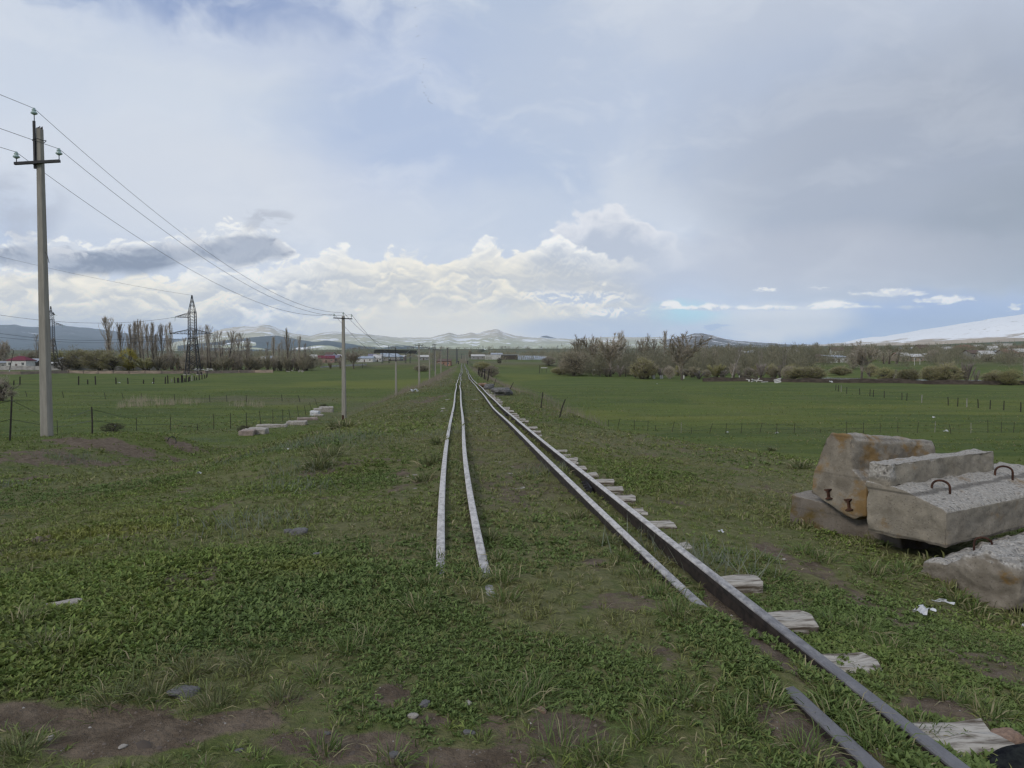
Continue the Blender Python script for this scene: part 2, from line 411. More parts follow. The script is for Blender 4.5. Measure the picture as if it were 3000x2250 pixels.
# zone of distant air near the horizon
hz = t.sstep(7.0, 1.0, El)
col = t.mix(t.mul(hz, .7), col, SK(192, 204, 220))
col = t.mix(t.mul(blob(2480, 965, 420, 60, .8), .95), col, SK(150, 174, 210))
col = t.mix(t.mul(blob(2850, 930, 420, 80, .9), .95), col, SK(152, 172, 207))
col = t.mix(t.mul(blob(1790, 925, 330, 36, .8), .95), col, SK(165, 208, 224))
col = t.mix(t.mul(blob(2290, 945, 210, 55, .9), .85), col, SK(214, 216, 220))
# --- cumulus machinery: noisy tops, bright near their own top edge, greyer towards the base
pb = t.scale(PW2, (1, 1.5, 1))
n1 = t.noise(pb, .17, 5, .55, .3); n1b = t.noise(pb, .50, 5, .6, .3); n2b = t.noise(t.scale(PW2, (1, 1.5, 1), (.04, -.32, 0)), .50, 5, .6, .3)
vb = t.vor(pb, .36, 'SMOOTH_F1'); vb2 = t.vor(t.scale(pb, (1, 1, 1), (7, 3, 0)), .95, 'SMOOTH_F1')
bil = t.sub(t.add(t.mul(n1, .55), t.mul(n1b, .45)), t.add(t.mul(t.sub(vb, .38), .42), t.mul(t.sub(vb2, .38), .20)))
emb = t.sub(n1b, n2b)
X0, X1 = -44, 44
def line(pts): return t.curve(Az, [A(*p) for p in pts], X0, X1, -6, 26)
def row(pts, amp, soft=.35):
    """depth below the noisy top of a row of cumulus, and its mask"""
    d = t.add(t.sub(line(pts), El), t.mul(t.sub(bil, .46), amp))
    return d, t.sstep(0.0, soft, d)
def bank(pts_top, pts_bot, soft_t, soft_b, amp):
    top = line(pts_top); bot = line(pts_bot); nn = t.mul(t.sub(bil, .46), amp)
    a = t.sstep(0.0, soft_t, t.add(t.sub(top, El), nn)); b = t.sstep(0.0, soft_b, t.add(t.sub(El, bot), t.mul(nn, .8)))
    return t.mul(a, b), top, bot
warm = t.math('MAXIMUM', t.mul(blob(1400, 880, 560, 130, .95), .95), t.mul(blob(250, 880, 480, 100, .95), .9))
WH = t.mix(warm, SK(249, 248, 244), SK(254, 245, 222)); GR = t.mix(warm, SK(172, 183, 201), SK(200, 201, 200))
# grey-white bodies behind the wall
bd, bm = row([(-400, 1300), (1540, 1200), (1600, 700), (1660, 640), (1720, 606), (1780, 596), (1860, 610), (1930, 650), (2000, 720), (2080, 860), (2300, 1250), (3400, 1300)], 4.2, .6)
bm = t.mul(bm, t.sstep(A(2040, 700)[0], A(1850, 700)[0], t.add(Az, t.mul(t.sub(n1, .5), 6.0))))
col = t.mix(t.mul(bm, .88), col, t.mix(t.sstep(3.2, .1, t.add(bd, t.mul(t.sub(n1b, .5), 2.0))), SK(184, 192, 207), SK(230, 231, 235)))
ROWS = [
  ([(-400, 800), (0, 800), (400, 790), (640, 780), (860, 758), (930, 738), (1000, 742), (1100, 752), (1180, 746), (1270, 758), (1340, 746), (1420, 716), (1500, 740), (1560, 716), (1620, 686), (1690, 704), (1740, 742), (1850, 770), (1930, 800), (2050, 850), (2300, 1000), (3400, 1300)], 3.9, .42, 2.4, .92),
  ([(-400, 850), (0, 806), (120, 800), (260, 815), (380, 838), (480, 860), (620, 900), (760, 850), (900, 835), (1050, 830), (1200, 812), (1350, 822), (1450, 830), (1560, 845), (1660, 872), (1760, 868), (1830, 872), (1900, 890), (1980, 920), (2300, 1100), (3400, 1300)], 4.6, .5, 1.2, .8),
  ([(-400, 900), (0, 885), (200, 872), (330, 876), (480, 905), (620, 915), (760, 915), (900, 930), (1050, 900), (1180, 872), (1300, 862), (1420, 868), (1520, 858), (1600, 885), (1700, 935), (1850, 1000), (2300, 1200), (3400, 1300)], 4.0, .55, 1.1, .8)]
for pts, amp, soft, fall, op in ROWS:
    d, m = row(pts, amp, soft); m = t.mul(m, t.sstep(A(2010, 800)[0], A(1700, 800)[0], t.add(Az, t.mul(t.sub(n1, .5), 9.0))))
    lit = t.math('MULTIPLY', t.sstep(fall, .05, t.add(d, t.mul(t.sub(.5, n1b), 2.2))), .85)
    lit = t.math('ADD', lit, t.mul(t.sstep(-.06, .13, emb), .26), clamp=True)
    col = t.mix(t.mul(m, t.mul(t.sstep(fall * 3.4, fall * .8, d), op)), col, t.mix(lit, GR, WH))
low = t.mul(t.sstep(3.4, .8, El), t.sstep(.62, .44, vs2))
col = t.mix(t.mul(low, .8), col, SK(166, 184, 212))
col = t.mix(t.mul(blob(1330, 965, 380, 60, .95), .62), col, SK(240, 231, 211))
lit = t.sstep(-.06, .09, emb)
# long thin cumulus lines on the right
ln, ltop, lbot = bank([(1880, 1000), (1915, 930), (1945, 888), (1975, 882), (2010, 900), (2100, 896), (2230, 893), (2330, 893), (2400, 882), (2440, 880), (2520, 890), (2640, 896), (2730, 903), (2790, 960), (3100, 1100)],
                      [(1880, 890), (1915, 905), (1945, 908), (2050, 910), (2200, 912), (2400, 911), (2600, 904), (2730, 902), (2790, 880), (3100, 880)], .22, .25, .9)
col = t.mix(t.mul(ln, .95), col, t.mix(t.sstep(.05, .42, t.add(t.sub(El, lbot), t.mul(emb, 1.5))), SK(190, 198, 212), SK(243, 241, 237)))
for (u, v, ru, rv) in ((2600, 857, 95, 10), (2765, 878, 62, 12), (2250, 850, 26, 6), (2985, 900, 30, 6), (2400, 842, 35, 4), (1850, 985, 70, 9), (2105, 957, 34, 6)):
    k = blob(u, v, ru, rv, .85, PQ); dark = v > 940
    col = t.mix(t.mul(k, .85), col, SK(160, 180, 208) if dark else t.mix(t.sstep(-.05, .05, emb), SK(214, 217, 223), SK(244, 242, 238)))
for (u, v, ru, rv) in ((1800, 915, 90, 14), (1690, 870, 150, 22)):
    k = t.mul(blob(u, v, ru, rv, .8, PW2), .8)
    col = t.mix(k, col, t.mix(lit, SK(184, 195, 212), SK(246, 242, 234)))
k = t.mul(blob(1730, 965, 230, 34, .9, PW2), .85)
col = t.mix(k, col, SK(176, 190, 212))
# dark near cloud on the left, with white fringes
fr, _, _ = bank([(-400, 690), (0, 688), (100, 706), (200, 704), (300, 712), (400, 706), (500, 694), (600, 690), (660, 664), (740, 660), (800, 690), (850, 722), (920, 770), (1000, 900), (1200, 1200), (3400, 1300)],
                [(-400, 800), (600, 790), (860, 775), (960, 600), (1200, 500), (3400, 450)], .35, .5, 3.4)
col = t.mix(t.mul(fr, .8), col, t.mix(lit, SK(212, 217, 225), SK(248, 247, 243)))
dk, dtop, dbot = bank([(-400, 728), (0, 712), (90, 712), (160, 728), (260, 728), (330, 718), (420, 722), (500, 706), (580, 710), (650, 696), (720, 678), (780, 682), (830, 712), (875, 742), (915, 800), (980, 920), (1200, 1200), (3400, 1300)],
                      [(-400, 800), (0, 786), (120, 802), (250, 820), (350, 824), (450, 816), (520, 796), (600, 780), (680, 790), (740, 790), (800, 772), (860, 758), (900, 720), (960, 600), (1200, 500), (3400, 450)], .5, .8, 1.9)
dsh = t.mix(t.sstep(.30, .62, t.add(n1, t.mul(emb, .6))), SK(116, 128, 150), SK(166, 174, 189))
dsh = t.mix(t.mul(t.sstep(1.0, .1, t.sub(dtop, El)), t.sstep(.42, .60, n1b)), dsh, SK(205, 208, 215))
col = t.mix(t.mul(dk, .92), col, dsh)
wisp = t.mul(t.math('MAXIMUM', blob(790, 638, 70, 20, .8, PW2), t.mul(blob(755, 672, 40, 34, .8, PW2), .8)), t.sstep(.36, .56, n1b))
col = t.mix(t.mul(wisp, .8), col, SK(182, 187, 198))
gl = t.mul(t.mul(blob(40, 610, 150, 90, .9), .7), t.sstep(.40, .60, n1))
col = t.mix(gl, col, SK(176, 183, 198))
# below the horizon: plain dark ground tone so the air low down is lit correctly
col = t.mix(t.sstep(-.5, -3.0, El), col, SK(120, 125, 115))
gain = t.curve(El, [(-10, 1.4), (0, 1.75), (1, 1.75), (3, 1.68), (4.5, 1.46), (6, 1.32), (9, 1.21), (14, 1.13), (25, 1.05), (60, 1.02), (90, 1.01)], -10, 90, 0, 3)
gm = t.n('ShaderNodeVectorMath', operation='SCALE'); t.put(gm.inputs[0], col); t.put(gm.inputs[3], gain)   # clouds beyond the hazy air
bg = t.n('ShaderNodeBackground'); t.put(bg.inputs[0], gm.outputs[0]); bg.inputs[1].default_value = 1.0 / K
wo = t.n('ShaderNodeOutputWorld'); t.t.links.new(bg.outputs[0], wo.inputs[0])
try:
    world.cycles.sampling_method = 'MANUAL'; world.cycles.sample_map_resolution = 256
except Exception: pass
# ------------------------------------------------------------------ shared materials
M = {}
m, t = newmat('worn_rail_head'); p = t.pos(); n = t.noise(t.scale(p, (1, .45, 1)), 22, 6, .7); f = t.noise(p, 75, 3, .6)
near = t.sstep(5.6, 2.6, t.add(t.sep(p)[1], t.mul(t.sub(n, .5), 3.0)))  # close-up darkening: weaker grazing sky reflection put into the colour
c = t.mix(t.sstep(.34, .58, n), (.30, .28, .265), (.52, .495, .475)); c = t.mix(t.mul(t.sstep(.56, .66, f), .45), c, (.12, .10, .09)); c = t.mix(t.mul(near, .92), c, t.mix(n, (.075, .075, .085), (.13, .128, .14)))
t.surf(c, .5, t.bump(n, .25), .35); M['rail_top'] = m
M['rail_side'] = simple('dark_rusty_steel', (.050, .040, .036), (.025, .022, .021), .75, 14, .25, .3)
M['rust'] = simple('rusty_iron', (.075, .035, .022), (.035, .018, .014), .85, 20, .2, .4)
M['wood'] = simple('weathered_timber', (.40, .375, .34), (.085, .066, .05), .9, 6, .15, .45, (.8, 7, 7), .34, .62)
M['pole'] = simple('pole_concrete', (.31, .29, .255), (.23, .215, .19), .9, 6, .2, .25, (2, 2, .25), .3, .7)
M['steel'] = simple('dark_steel', (.035, .035, .04), (.02, .02, .024), .6, 5, .3, .1)
M['grey_steel'] = simple('grey_steel', (.10, .105, .11), (.06, .06, .065), .6, 5, .3, .1)
M['wire'] = simple('aluminium_wire', (.10, .10, .11), (.08, .08, .09), .5, 5, .3, 0)
M['white'] = simple('white_paper', (.66, .67, .69), (.40, .41, .43), .8, 8, .2, .1)
M['stone'] = simple('grey_stone', (.17, .165, .165), (.09, .088, .088), .85, 12, .25, .5)
M['red_stone'] = simple('reddish_stone', (.27, .18, .13), (.18, .12, .09), .85, 8, .25, .4)
M['pale_stone'] = simple('pale_stone', (.40, .37, .33), (.24, .22, .2), .9, 9, .2, .5)
M['bark'] = simple('dark_bark', (.13, .11, .092), (.07, .06, .05), .9, 9, .15, .5, (2, 2, .5))
M['bark_pale'] = simple('pale_bark', (.36, .33, .30), (.16, .14, .125), .9, 6, .15, .3, (1, 1, .4))
def rmat(name, cols, var=.25, trans=.32, rough=.8, ns=.35):
    """foliage / twig material varied by object and by place"""
    m, t = newmat(name)
    n = t.noise(t.obj(), ns, 3, .6)
    c = t.mix(t.sstep(.35, .65, n), cols[0], cols[1])
    if len(cols) > 2: c = t.mix(t.sstep(.55, .8, t.noise(t.obj(), ns * 2.7, 2, .6)), c, cols[2])
    h = t.n('ShaderNodeHueSaturation'); t.put(h.inputs['Value'], t.lin(t.rand(), 0, 1, 1 - var, 1 + var)); t.put(h.inputs['Color'], c)
    t.surf(h.outputs[0], rough, None, .15, trans=trans); return m
M['twig_grey'] = rmat('grey_brown_twigs', [(.44, .385, .32), (.34, .295, .24), (.52, .46, .39)])
M['twig_pink'] = rmat('pinkish_bare_twigs', [(.33, .285, .26), (.24, .205, .185)])
M['leaf_bud'] = rmat('olive_leaf_buds', [(.25, .215, .105), (.31, .26, .125), (.17, .15, .08)])
M['willow'] = rmat('willow_spring_leaf', [(.35, .325, .165), (.265, .25, .13), (.41, .37, .18)], .22)
M['willow_yellow'] = rmat('yellow_willow_leaf', [(.37, .31, .06), (.27, .24, .06)], .15)
M['shrub_brown'] = rmat('brown_scrub_twigs', [(.34, .30, .215), (.26, .235, .17), (.38, .35, .21)], .3)
M['woods'] = rmat('bare_woods', [(.26, .24, .17), (.19, .18, .125), (.29, .285, .17)], ns=.05)
M['dark_bush'] = rmat('dark_bush_twigs', [(.05, .045, .035), (.08, .07, .05)], .2)
M['dry_stalk'] = rmat('dry_weed_stalks', [(.30, .26, .20), (.20, .175, .14), (.38, .34, .27)], .1, .1, ns=1.5)
M['reed'] = rmat('dry_reeds', [(.46, .40, .30), (.34, .29, .21)], .1, .1, ns=1.5)

# ------------------------------------------------------------------ ground zones (where the soil is bare, dry or yellowing)
def patches(X, Y, lst):
    r = np.zeros_like(X)
    for (u, v, ru, rv, w) in lst:
        c = hit(u, v); d = math.hypot(c.x, c.y)
        rx = ru * d / F; ry = max(abs(hit(u, v - rv).y - hit(u, v + rv).y) / 2, .05); ry = min(ry, 40 + d * .3)
        q = ((X - c.x) / rx) ** 2 + ((Y - c.y) / ry) ** 2
        r = np.maximum(r, w * np.exp(-q * 1.1))
    return r
DIRT = [(120, 2110, 300, 50, 1.0), (420, 2150, 260, 60, 1.0), (700, 2110, 200, 45, .9), (850, 2050, 130, 40, .7), (1140, 2040, 70, 60, .8), (1150, 1930, 45, 40, .6), (1010, 2180, 260, 60, 1.0), (1300, 2230, 260, 40, .9),
        (1680, 2140, 150, 50, .9), (1260, 2110, 90, 30, .6), (2140, 1800, 70, 70, 1.0), (2230, 1890, 70, 60, .8), (2080, 1710, 70, 50, 1.0), (1990, 1640, 55, 40, .9), (2330, 2120, 110, 70, .9), (2450, 2220, 170, 50, .9), (2820, 2090, 170, 60, .7), (2960, 2180, 100, 60, .9),
        (2240, 1600, 70, 40, .6), (1750, 1660, 60, 30, .6), (330, 1305, 190, 26, .85), (150, 1340, 220, 50, .62), (40, 1410, 70, 30, .7), (540, 1305, 80, 18, .7),
        (1570, 1490, 120, 25, .4), (1540, 1440, 110, 16, .3), (2120, 1420, 120, 30, .45), (1170, 1390, 60, 25, .45), (1250, 1170, 70, 20, .6), (60, 1990, 120, 20, .5), (2450, 1560, 60, 20, .5), (2800, 1800, 70, 25, .6)]
YEL = [(330, 1560, 260, 22, .9), (150, 1625, 160, 18, .8), (420, 1500, 200, 14, .6), (880, 1660, 120, 25, .5), (2050, 1225, 420, 9, .7), (2560, 1190, 420, 7, .55), (1750, 1215, 130, 14, .6), (2900, 1210, 300, 6, .4), (840, 1190, 60, 6, .6)]
BRN = [(1780, 1300, 260, 35, .75), (1600, 1210, 150, 30, .6), (2080, 1330, 250, 30, .6), (1180, 1190, 120, 30, .8), (1260, 1130, 60, 25, .8), (700, 1170, 200, 9, .8), (900, 1172, 160, 12, .8), (1070, 1195, 90, 16, .7), (520, 1172, 200, 4, .6),
       (1080, 1330, 140, 40, .5), (1150, 1440, 120, 50, .45), (1150, 1600, 160, 40, .4), (960, 1340, 60, 30, .5), (700, 1310, 120, 12, .4), (1480, 1130, 60, 12, .8), (2300, 1370, 160, 22, .45), (400, 1960, 200, 25, .5), (2800, 2020, 130, 40, .5)]
def zones(X, Y):
    d = np.hypot(X, Y); tt = X - track_x(Y)
    n = fbm(X * 1.7, Y * 1.7, 4, 3); nb = fbm(X * .35, Y * .35, 4, 41); nf = fbm(X * .03, Y * .012, 4, 77)
    dirt = np.clip(patches(X, Y, DIRT) * 1.35 - .15, 0, 1)
    dirt = np.clip(dirt + (n - .5) * 1.1 * sst(.02, .35, dirt) + (fbm(X * 6, Y * 6, 3, 53) - .5) * .9 * sst(.05, .4, dirt), 0, 1)
    dirt = np.maximum(dirt, sst(.66, .74, n) * .55 * sst(45, 6, d))
    core = sst(1.3, .3, np.abs(tt)) * sst(4.6, 7, Y) * sst(420, 380, Y)
    dirt = np.maximum(dirt, core * sst(.45, .65, fbm(X * .8, Y * 2.2, 3, 61)) * .5)
    yel = np.clip(patches(X, Y, YEL) * 1.2 + (nb - .55) * .8 * sst(0, .3, patches(X, Y, YEL)), 0, 1)
    yel = np.maximum(yel, .65 * sst(.56, .74, nf) * sst(45, 80, d) * sst(330, 200, d))
    brn = np.clip(patches(X, Y, BRN) + (nb - .5) * .7, 0, 1) * sst(2, 6, d)
    slope = sst(1.6, 2.6, np.abs(tt)) * sst(11, 7, np.abs(tt)) * sst(26, 60, Y) * sst(430, 380, Y)
    brn = np.maximum(brn, slope * (.35 + .65 * sst(.35, .6, nb)))
    brn = np.maximum(brn, core * .45)
    # far country: ploughed and fallow fields, the gravel of the crossing road
    pf = sst(.50, .56, fbm(X * .004 + 3, Y * .009, 2, 8)) * sst(330, 450, d)
    brn = np.maximum(brn, pf * .7)
    road = np.exp(-((Y - 392 - .12 * X) / 9) ** 2) * sst(-125, -70, X) * sst(64, 20, X)
    brn = np.maximum(brn, road); dirt = np.maximum(dirt, road * .5)
    bed = sst(5.0, 3.0, np.abs(tt)) * sst(395, 430, Y) * sst(1300, 1100, Y); brn = np.maximum(brn, bed); dirt = np.maximum(dirt, bed * .5)
    return dirt, yel, brn

# ------------------------------------------------------------------ the ground, one sheet to the horizon
azs = np.radians(np.concatenate([np.arange(-180, -46, 3.0), np.arange(-46, -8, .22), np.arange(-8, 1, .16), np.arange(1, 46, .22), np.arange(46, 180.1, 3.0)]))
rs = [.45]
while rs[-1] < 14500: rs.append(rs[-1] * (1.013 if 2 < rs[-1] < 60 else 1.02) )
rs = np.array(rs)
RR, AA = np.meshgrid(rs, azs, indexing='ij')
GX = (RR * np.sin(AA)).ravel(); GY = (RR * np.cos(AA)).ravel()
GZ = terrain(GX, GY)
V = np.stack([GX, GY, GZ], 1); nr, na = RR.shape
ii, jj = np.meshgrid(np.arange(nr - 1), np.arange(na - 1), indexing='ij'); b = (ii * na + jj).ravel()
Q = np.stack([b, b + na, b + na + 1, b + 1], 1)
Q = Q[:, ::-1]
c0 = len(V); V = np.vstack([V, [[0, 0, tz(0, 0)]]])
tri = np.stack([np.full(na - 1, c0), np.arange(na - 1) + 1, np.arange(na - 1)], 1)[:, ::-1]
zd, zy, zb = zones(V[:, 0], V[:, 1])
m, t = newmat('meadow_ground')
p = t.pos(); zr, zg, zbn = t.rgb(t.attr('zone'))[:3]
fine = t.noise(p, 22, 5, .7); mid = t.noise(p, 1.6, 5, .62); big = t.noise(t.scale(p, (.05, .13, .05)), 1.0, 5, .6); streak = t.noise(t.scale(p, (.10, .9, .3)), 1.0, 5, .62)
dist = t.math('POWER', t.add(t.math('POWER', t.sep(p)[0], 2.0), t.math('POWER', t.sep(p)[1], 2.0)), .5)
g = t.mix(t.sstep(.35, .66, big), (.078, .108, .028), (.106, .136, .034))
g = t.mix(t.mul(t.sstep(.44, .68, t.noise(t.scale(p, (.018, .16, .1)), 1.0, 6, .68)), .5), g, (.115, .128, .032))
g = t.mix(t.mul(t.sstep(.47, .60, t.noise(t.scale(p, (.035, .30, .2), (5, 2, 0)), 1.0, 5, .6)), t.mul(t.sstep(20, 60, dist), .65)), g, (.048, .076, .022))
g = t.mix(t.mul(t.sstep(.50, .66, streak), .8), g, (.060, .088, .028))
g = t.mix(t.mul(t.sstep(.50, .72, mid), .5), g, (.140, .155, .050))
g = t.mix(t.mul(t.sstep(.45, .75, fine), .45), g, (.055, .072, .026))
g = t.mix(t.mul(zg, .8), g, t.mix(fine, (.135, .155, .034), (.19, .19, .045)))
bc = t.mix(t.sstep(.35, .65, fine), (.090, .080, .050), (.185, .165, .115))
bc = t.mix(t.mul(t.sstep(.45, .65, mid), .5), bc, (.055, .075, .03))
g = t.mix(t.mul(zbn, .8), g, bc)
dc = t.mix(t.sstep(.32, .68, t.noise(p, 9, 6, .7)), (.095, .072, .052), (.185, .145, .108))
peb = t.vor(p, 55); dc = t.mix(t.mul(t.sstep(.22, .12, peb), t.sstep(.55, .62, t.noise(p, 3, 3))), dc, (.24, .22, .20))
near = t.sstep(34, 6, dist); th = t.mix(t.sstep(.3, .7, fine), (.125, .122, .058), (.215, .200, .105))
g = t.mix(t.mul(near, t.mul(t.sstep(.30, .55, t.noise(p, 4.5, 5, .65)), .75)), g, th)
g = t.mix(t.sstep(.36, .62, t.add(zr, t.mul(t.sub(t.noise(p, 13, 4, .7), .5), .75))), g, dc)
g = t.mix(t.mul(t.sstep(420, 1200, dist), .75), g, t.mix(t.sstep(.45, .55, t.noise(t.scale(p, (.002, .006, 0)), 1.0, 3)), (.085, .105, .070), (.125, .115, .085)))
h = t.add(t.mul(fine, .6), t.add(t.mul(mid, .8), t.mul(streak, .5)))
t.surf(g, .95, t.bump(h, .8, .12), .1)
M['ground'] = m
me = np_mesh('ground', V, [Q, tri], M['ground'], True, {'zone': np.stack([zd, zy, zb], 1)})
o = bpy.data.objects.new('ground', me); C.objects.link(o); tag(o, kind='structure')

# ------------------------------------------------------------------ hills and mountains
def ridge(name, pts, R, r0, z0, mat, snow=0.0, rough=.10, back=1.25, power=1.6, snow_line=None, seed=1, nr=46, step=.12):
    a = [sky_dir(u, v) for u, v in pts]; az = np.array([p[0] for p in a]); el = np.array([p[1] for p in a])
    A_ = np.arange(az[0], az[-1] + step, step); E = np.interp(A_, az, el)
    E = E + (fbm(A_ * 1.3, A_ * 0 + seed, 4, seed) - .5) * .10
    H = CAMZ + R * np.tan(np.radians(E))
    k = np.concatenate([np.linspace(0, 1, nr), 1 + np.linspace(.06, 1, 10) * (back - 1)])
    P = np.where(k < 1, k, 1); r = np.where(k <= 1, r0 + (R - r0) * k, R * k)
    KK, HH = np.meshgrid(k, H, indexing='ij'); RR, AA = np.meshgrid(r, np.radians(A_), indexing='ij')
    X = RR * np.sin(AA); Y = RR * np.cos(AA); s = 3.2 / (R * .1)
    fall = np.where(KK <= 1, KK ** power, np.clip(1 - (KK - 1) / (back - 1), 0, 1) ** 1.3)
    Z = z0 + np.maximum(HH - z0, 0) * fall
    amp = np.maximum(HH - z0, 60) * rough * np.clip(4 * KK * (1 - KK), 0, 1)
    n = fbm(X * s, Y * s, 5, seed + 3); rid = 1 - np.abs(2 * fbm(X * s * .8, Y * s * .8, 4, seed + 9) - 1)
    Z = Z + amp * ((n - .5) * 2.2 - (rid - .6) * 1.2)
    hrel = np.clip((Z - z0) / max(H.max() - z0, 1), 0, 1)
    sn = np.clip(hrel * 1.0, 0, 1) if snow_line is None else sst(snow_line - .12, snow_line + .12, hrel + (n - .5) * .35)
    V = np.stack([X, Y, Z], -1).reshape(-1, 3); nk, na = KK.shape
    i, j = np.meshgrid(np.arange(nk - 1), np.arange(na - 1), indexing='ij'); b = (i * na + j).ravel()
    Q = np.stack([b + 1, b + na + 1, b + na, b], 1)
    me = np_mesh(name, V, [Q], mat, True, {'snow': np.stack([sn.ravel(), hrel.ravel(), n.ravel()], 1)})
    o = bpy.data.objects.new(name, me); C.objects.link(o); tag(o, kind='structure'); return o
def hillmat(name, low, high, patch=.62, amount=1.0, sc=.0016, full=False):
    m, t = newmat(name); p = t.pos(); s, h, n = t.rgb(t.attr('snow'))[:3]
    c = t.mix(t.sstep(.15, .8, h), low, high)
    c = t.mix(t.mul(t.sstep(.42, .66, t.noise(t.scale(p, (sc * .35, sc * .7, sc * 3)), 1.0, 5, .6)), .6), c, tuple(x * .62 for x in low))
    pn = t.noise(t.scale(p, (sc * .8, sc * 1.6, sc * 6)), 1.0, 6, .66)
    f = t.mul(t.sstep(patch, patch + .035, t.add(pn, t.mul(h, .10))), amount)
    if full: f = t.math('MAXIMUM', t.mul(f, t.sstep(.15, .45, h)), t.mul(t.sstep(.35, .65, t.add(s, t.mul(t.sub(pn, .5), .9))), t.sub(1.0, t.mul(t.sstep(.60, .66, t.noise(t.scale(p, (sc * 1.2, sc * 2.4, sc * 7)), 1.0, 6, .7)), .75))))
    c = t.mix(f, c, (.90, .91, .93))
    t.surf(c, .95, None, .05); return m
HM_blue = hillmat('shaded_range', (.12, .15, .17), (.15, .17, .19), .70, .8)  # cloud shade over the left range put into this dark bluish colour
HM_pale = hillmat('pale_grass_hills', (.48, .50, .36), (.62, .56, .46), .595)
HM_dark = hillmat('cloud_shaded_foothills', (.09, .12, .13), (.10, .12, .13), .9, 0)  # cloud shadow on the hills, painted as a darker even colour
HM_cone = hillmat('bare_cone', (.11, .115, .12), (.17, .145, .13), .62)
HM_snow = hillmat('snowy_massif', (.46, .38, .29), (.26, .22, .20), .60, 1.0, .0030, True)
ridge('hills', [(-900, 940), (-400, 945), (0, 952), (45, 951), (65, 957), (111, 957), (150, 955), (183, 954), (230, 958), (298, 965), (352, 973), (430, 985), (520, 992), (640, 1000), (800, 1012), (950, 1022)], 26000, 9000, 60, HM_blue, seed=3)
ridge('hills', [(480, 1012), (560, 990), (623, 972), (661, 962), (687, 958), (741, 953), (770, 952), (790, 954), (813, 962), (837, 971), (858, 976), (894, 982), (913, 984), (940, 976), (960, 973), (1002, 973), (1056, 977), (1107, 982), (1175, 989), (1259, 990), (1293, 980), (1317, 974), (1341, 981), (1361, 978), (1381, 973), (1398, 977), (1420, 971), (1446, 966), (1457, 965), (1475, 973), (1504, 981), (1544, 986), (1573, 989), (1678, 993), (1760, 987), (1830, 986), (1930, 988), (2000, 996), (2200, 1015)], 20000, 6500, 40, HM_pale, seed=12, rough=.16)
ridge('hills', [(520, 1012), (640, 1000), (700, 992), (760, 986), (800, 983), (830, 985), (880, 996), (920, 1001), (960, 998), (1000, 1004), (1060, 1011), (1110, 1015), (1160, 1010), (1200, 1013), (1260, 1020), (1350, 1030)], 13000, 7000, 45, HM_dark, seed=21)  # separate low ridge added to carry the painted cloud shadow
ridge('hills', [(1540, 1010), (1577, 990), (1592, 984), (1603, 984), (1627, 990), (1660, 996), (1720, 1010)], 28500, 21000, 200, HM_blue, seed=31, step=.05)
ridge('hills', [(1880, 1005), (1960, 994), (2005, 984), (2036, 976), (2057, 976), (2086, 982), (2119, 992), (2155, 998), (2245, 1005), (2318, 1009), (2413, 1010), (2600, 1018), (2900, 1030)], 18500, 7000, 60, HM_cone, seed=41, rough=.06, step=.06)
ridge('snow_mountain', [(2340, 1012), (2413, 1009), (2467, 1004), (2521, 992), (2589, 985), (2640, 977), (2691, 968), (2742, 960), (2792, 952), (2845, 943), (2894, 934), (2950, 927), (3000, 920), (3200, 903), (3500, 895), (3900, 905), (4500, 930)], 15500, 6000, 60, HM_snow, seed=51, rough=.10, power=1.35, snow_line=.24)

# ------------------------------------------------------------------ the air
m = bpy.data.materials.new('haze_air'); m.use_nodes = True; nt = m.node_tree; nt.nodes.clear()
vol = nt.nodes.new('ShaderNodeVolumePrincipled'); vol.inputs['Color'].default_value = (.72, .86, 1.0, 1); vol.inputs['Density'].default_value = 2.9e-5
out = nt.nodes.new('ShaderNodeOutputMaterial'); nt.links.new(vol.outputs[0], out.inputs['Volume'])
try: m.cycles.homogeneous_volume = True
except Exception: pass
hb = MB(); hb.box((0, 0, 950 - 30), (72000, 72000, 1960)); o = hb.build('haze', m); tag(o, kind='stuff')
# ------------------------------------------------------------------ rails
GAUGE = .795
PROF = [(-.028, 0), (-.029, -.006), (-.028, -.034), (-.010, -.048), (-.009, -.135), (-.066, -.160), (-.066, -.170), (.066, -.170), (.066, -.160), (.009, -.135), (.010, -.048), (.028, -.034), (.029, -.006), (.028, 0), (.020, .005), (-.020, .005)]
def wob(Y, off):
    k = .25 + np.clip(Y / 60, 0, 1.6)
    lx = .016 * np.sin(Y / 3.1 + off * 2) + .030 * np.sin(Y / 9.7 + off * .7 + 1) + .05 * np.sin(Y / 31 + 2) * np.clip(Y / 60, 0, 1)
    lz = .012 * np.sin(Y / 4.3 + off * 3) + .035 * np.sin(Y / 13.1 + off * .4) * np.clip(Y / 40, 0, 1)
    return lx * k, lz * k
def rail_pt(Y, t):
    lx, lz = wob(Y, round(t * 4)); return track_x(Y) + t + lx * np.clip((Y - 2) / 8, .1, 1), track_z(Y) + lz * np.clip((Y - 3) / 8, .05, 1)
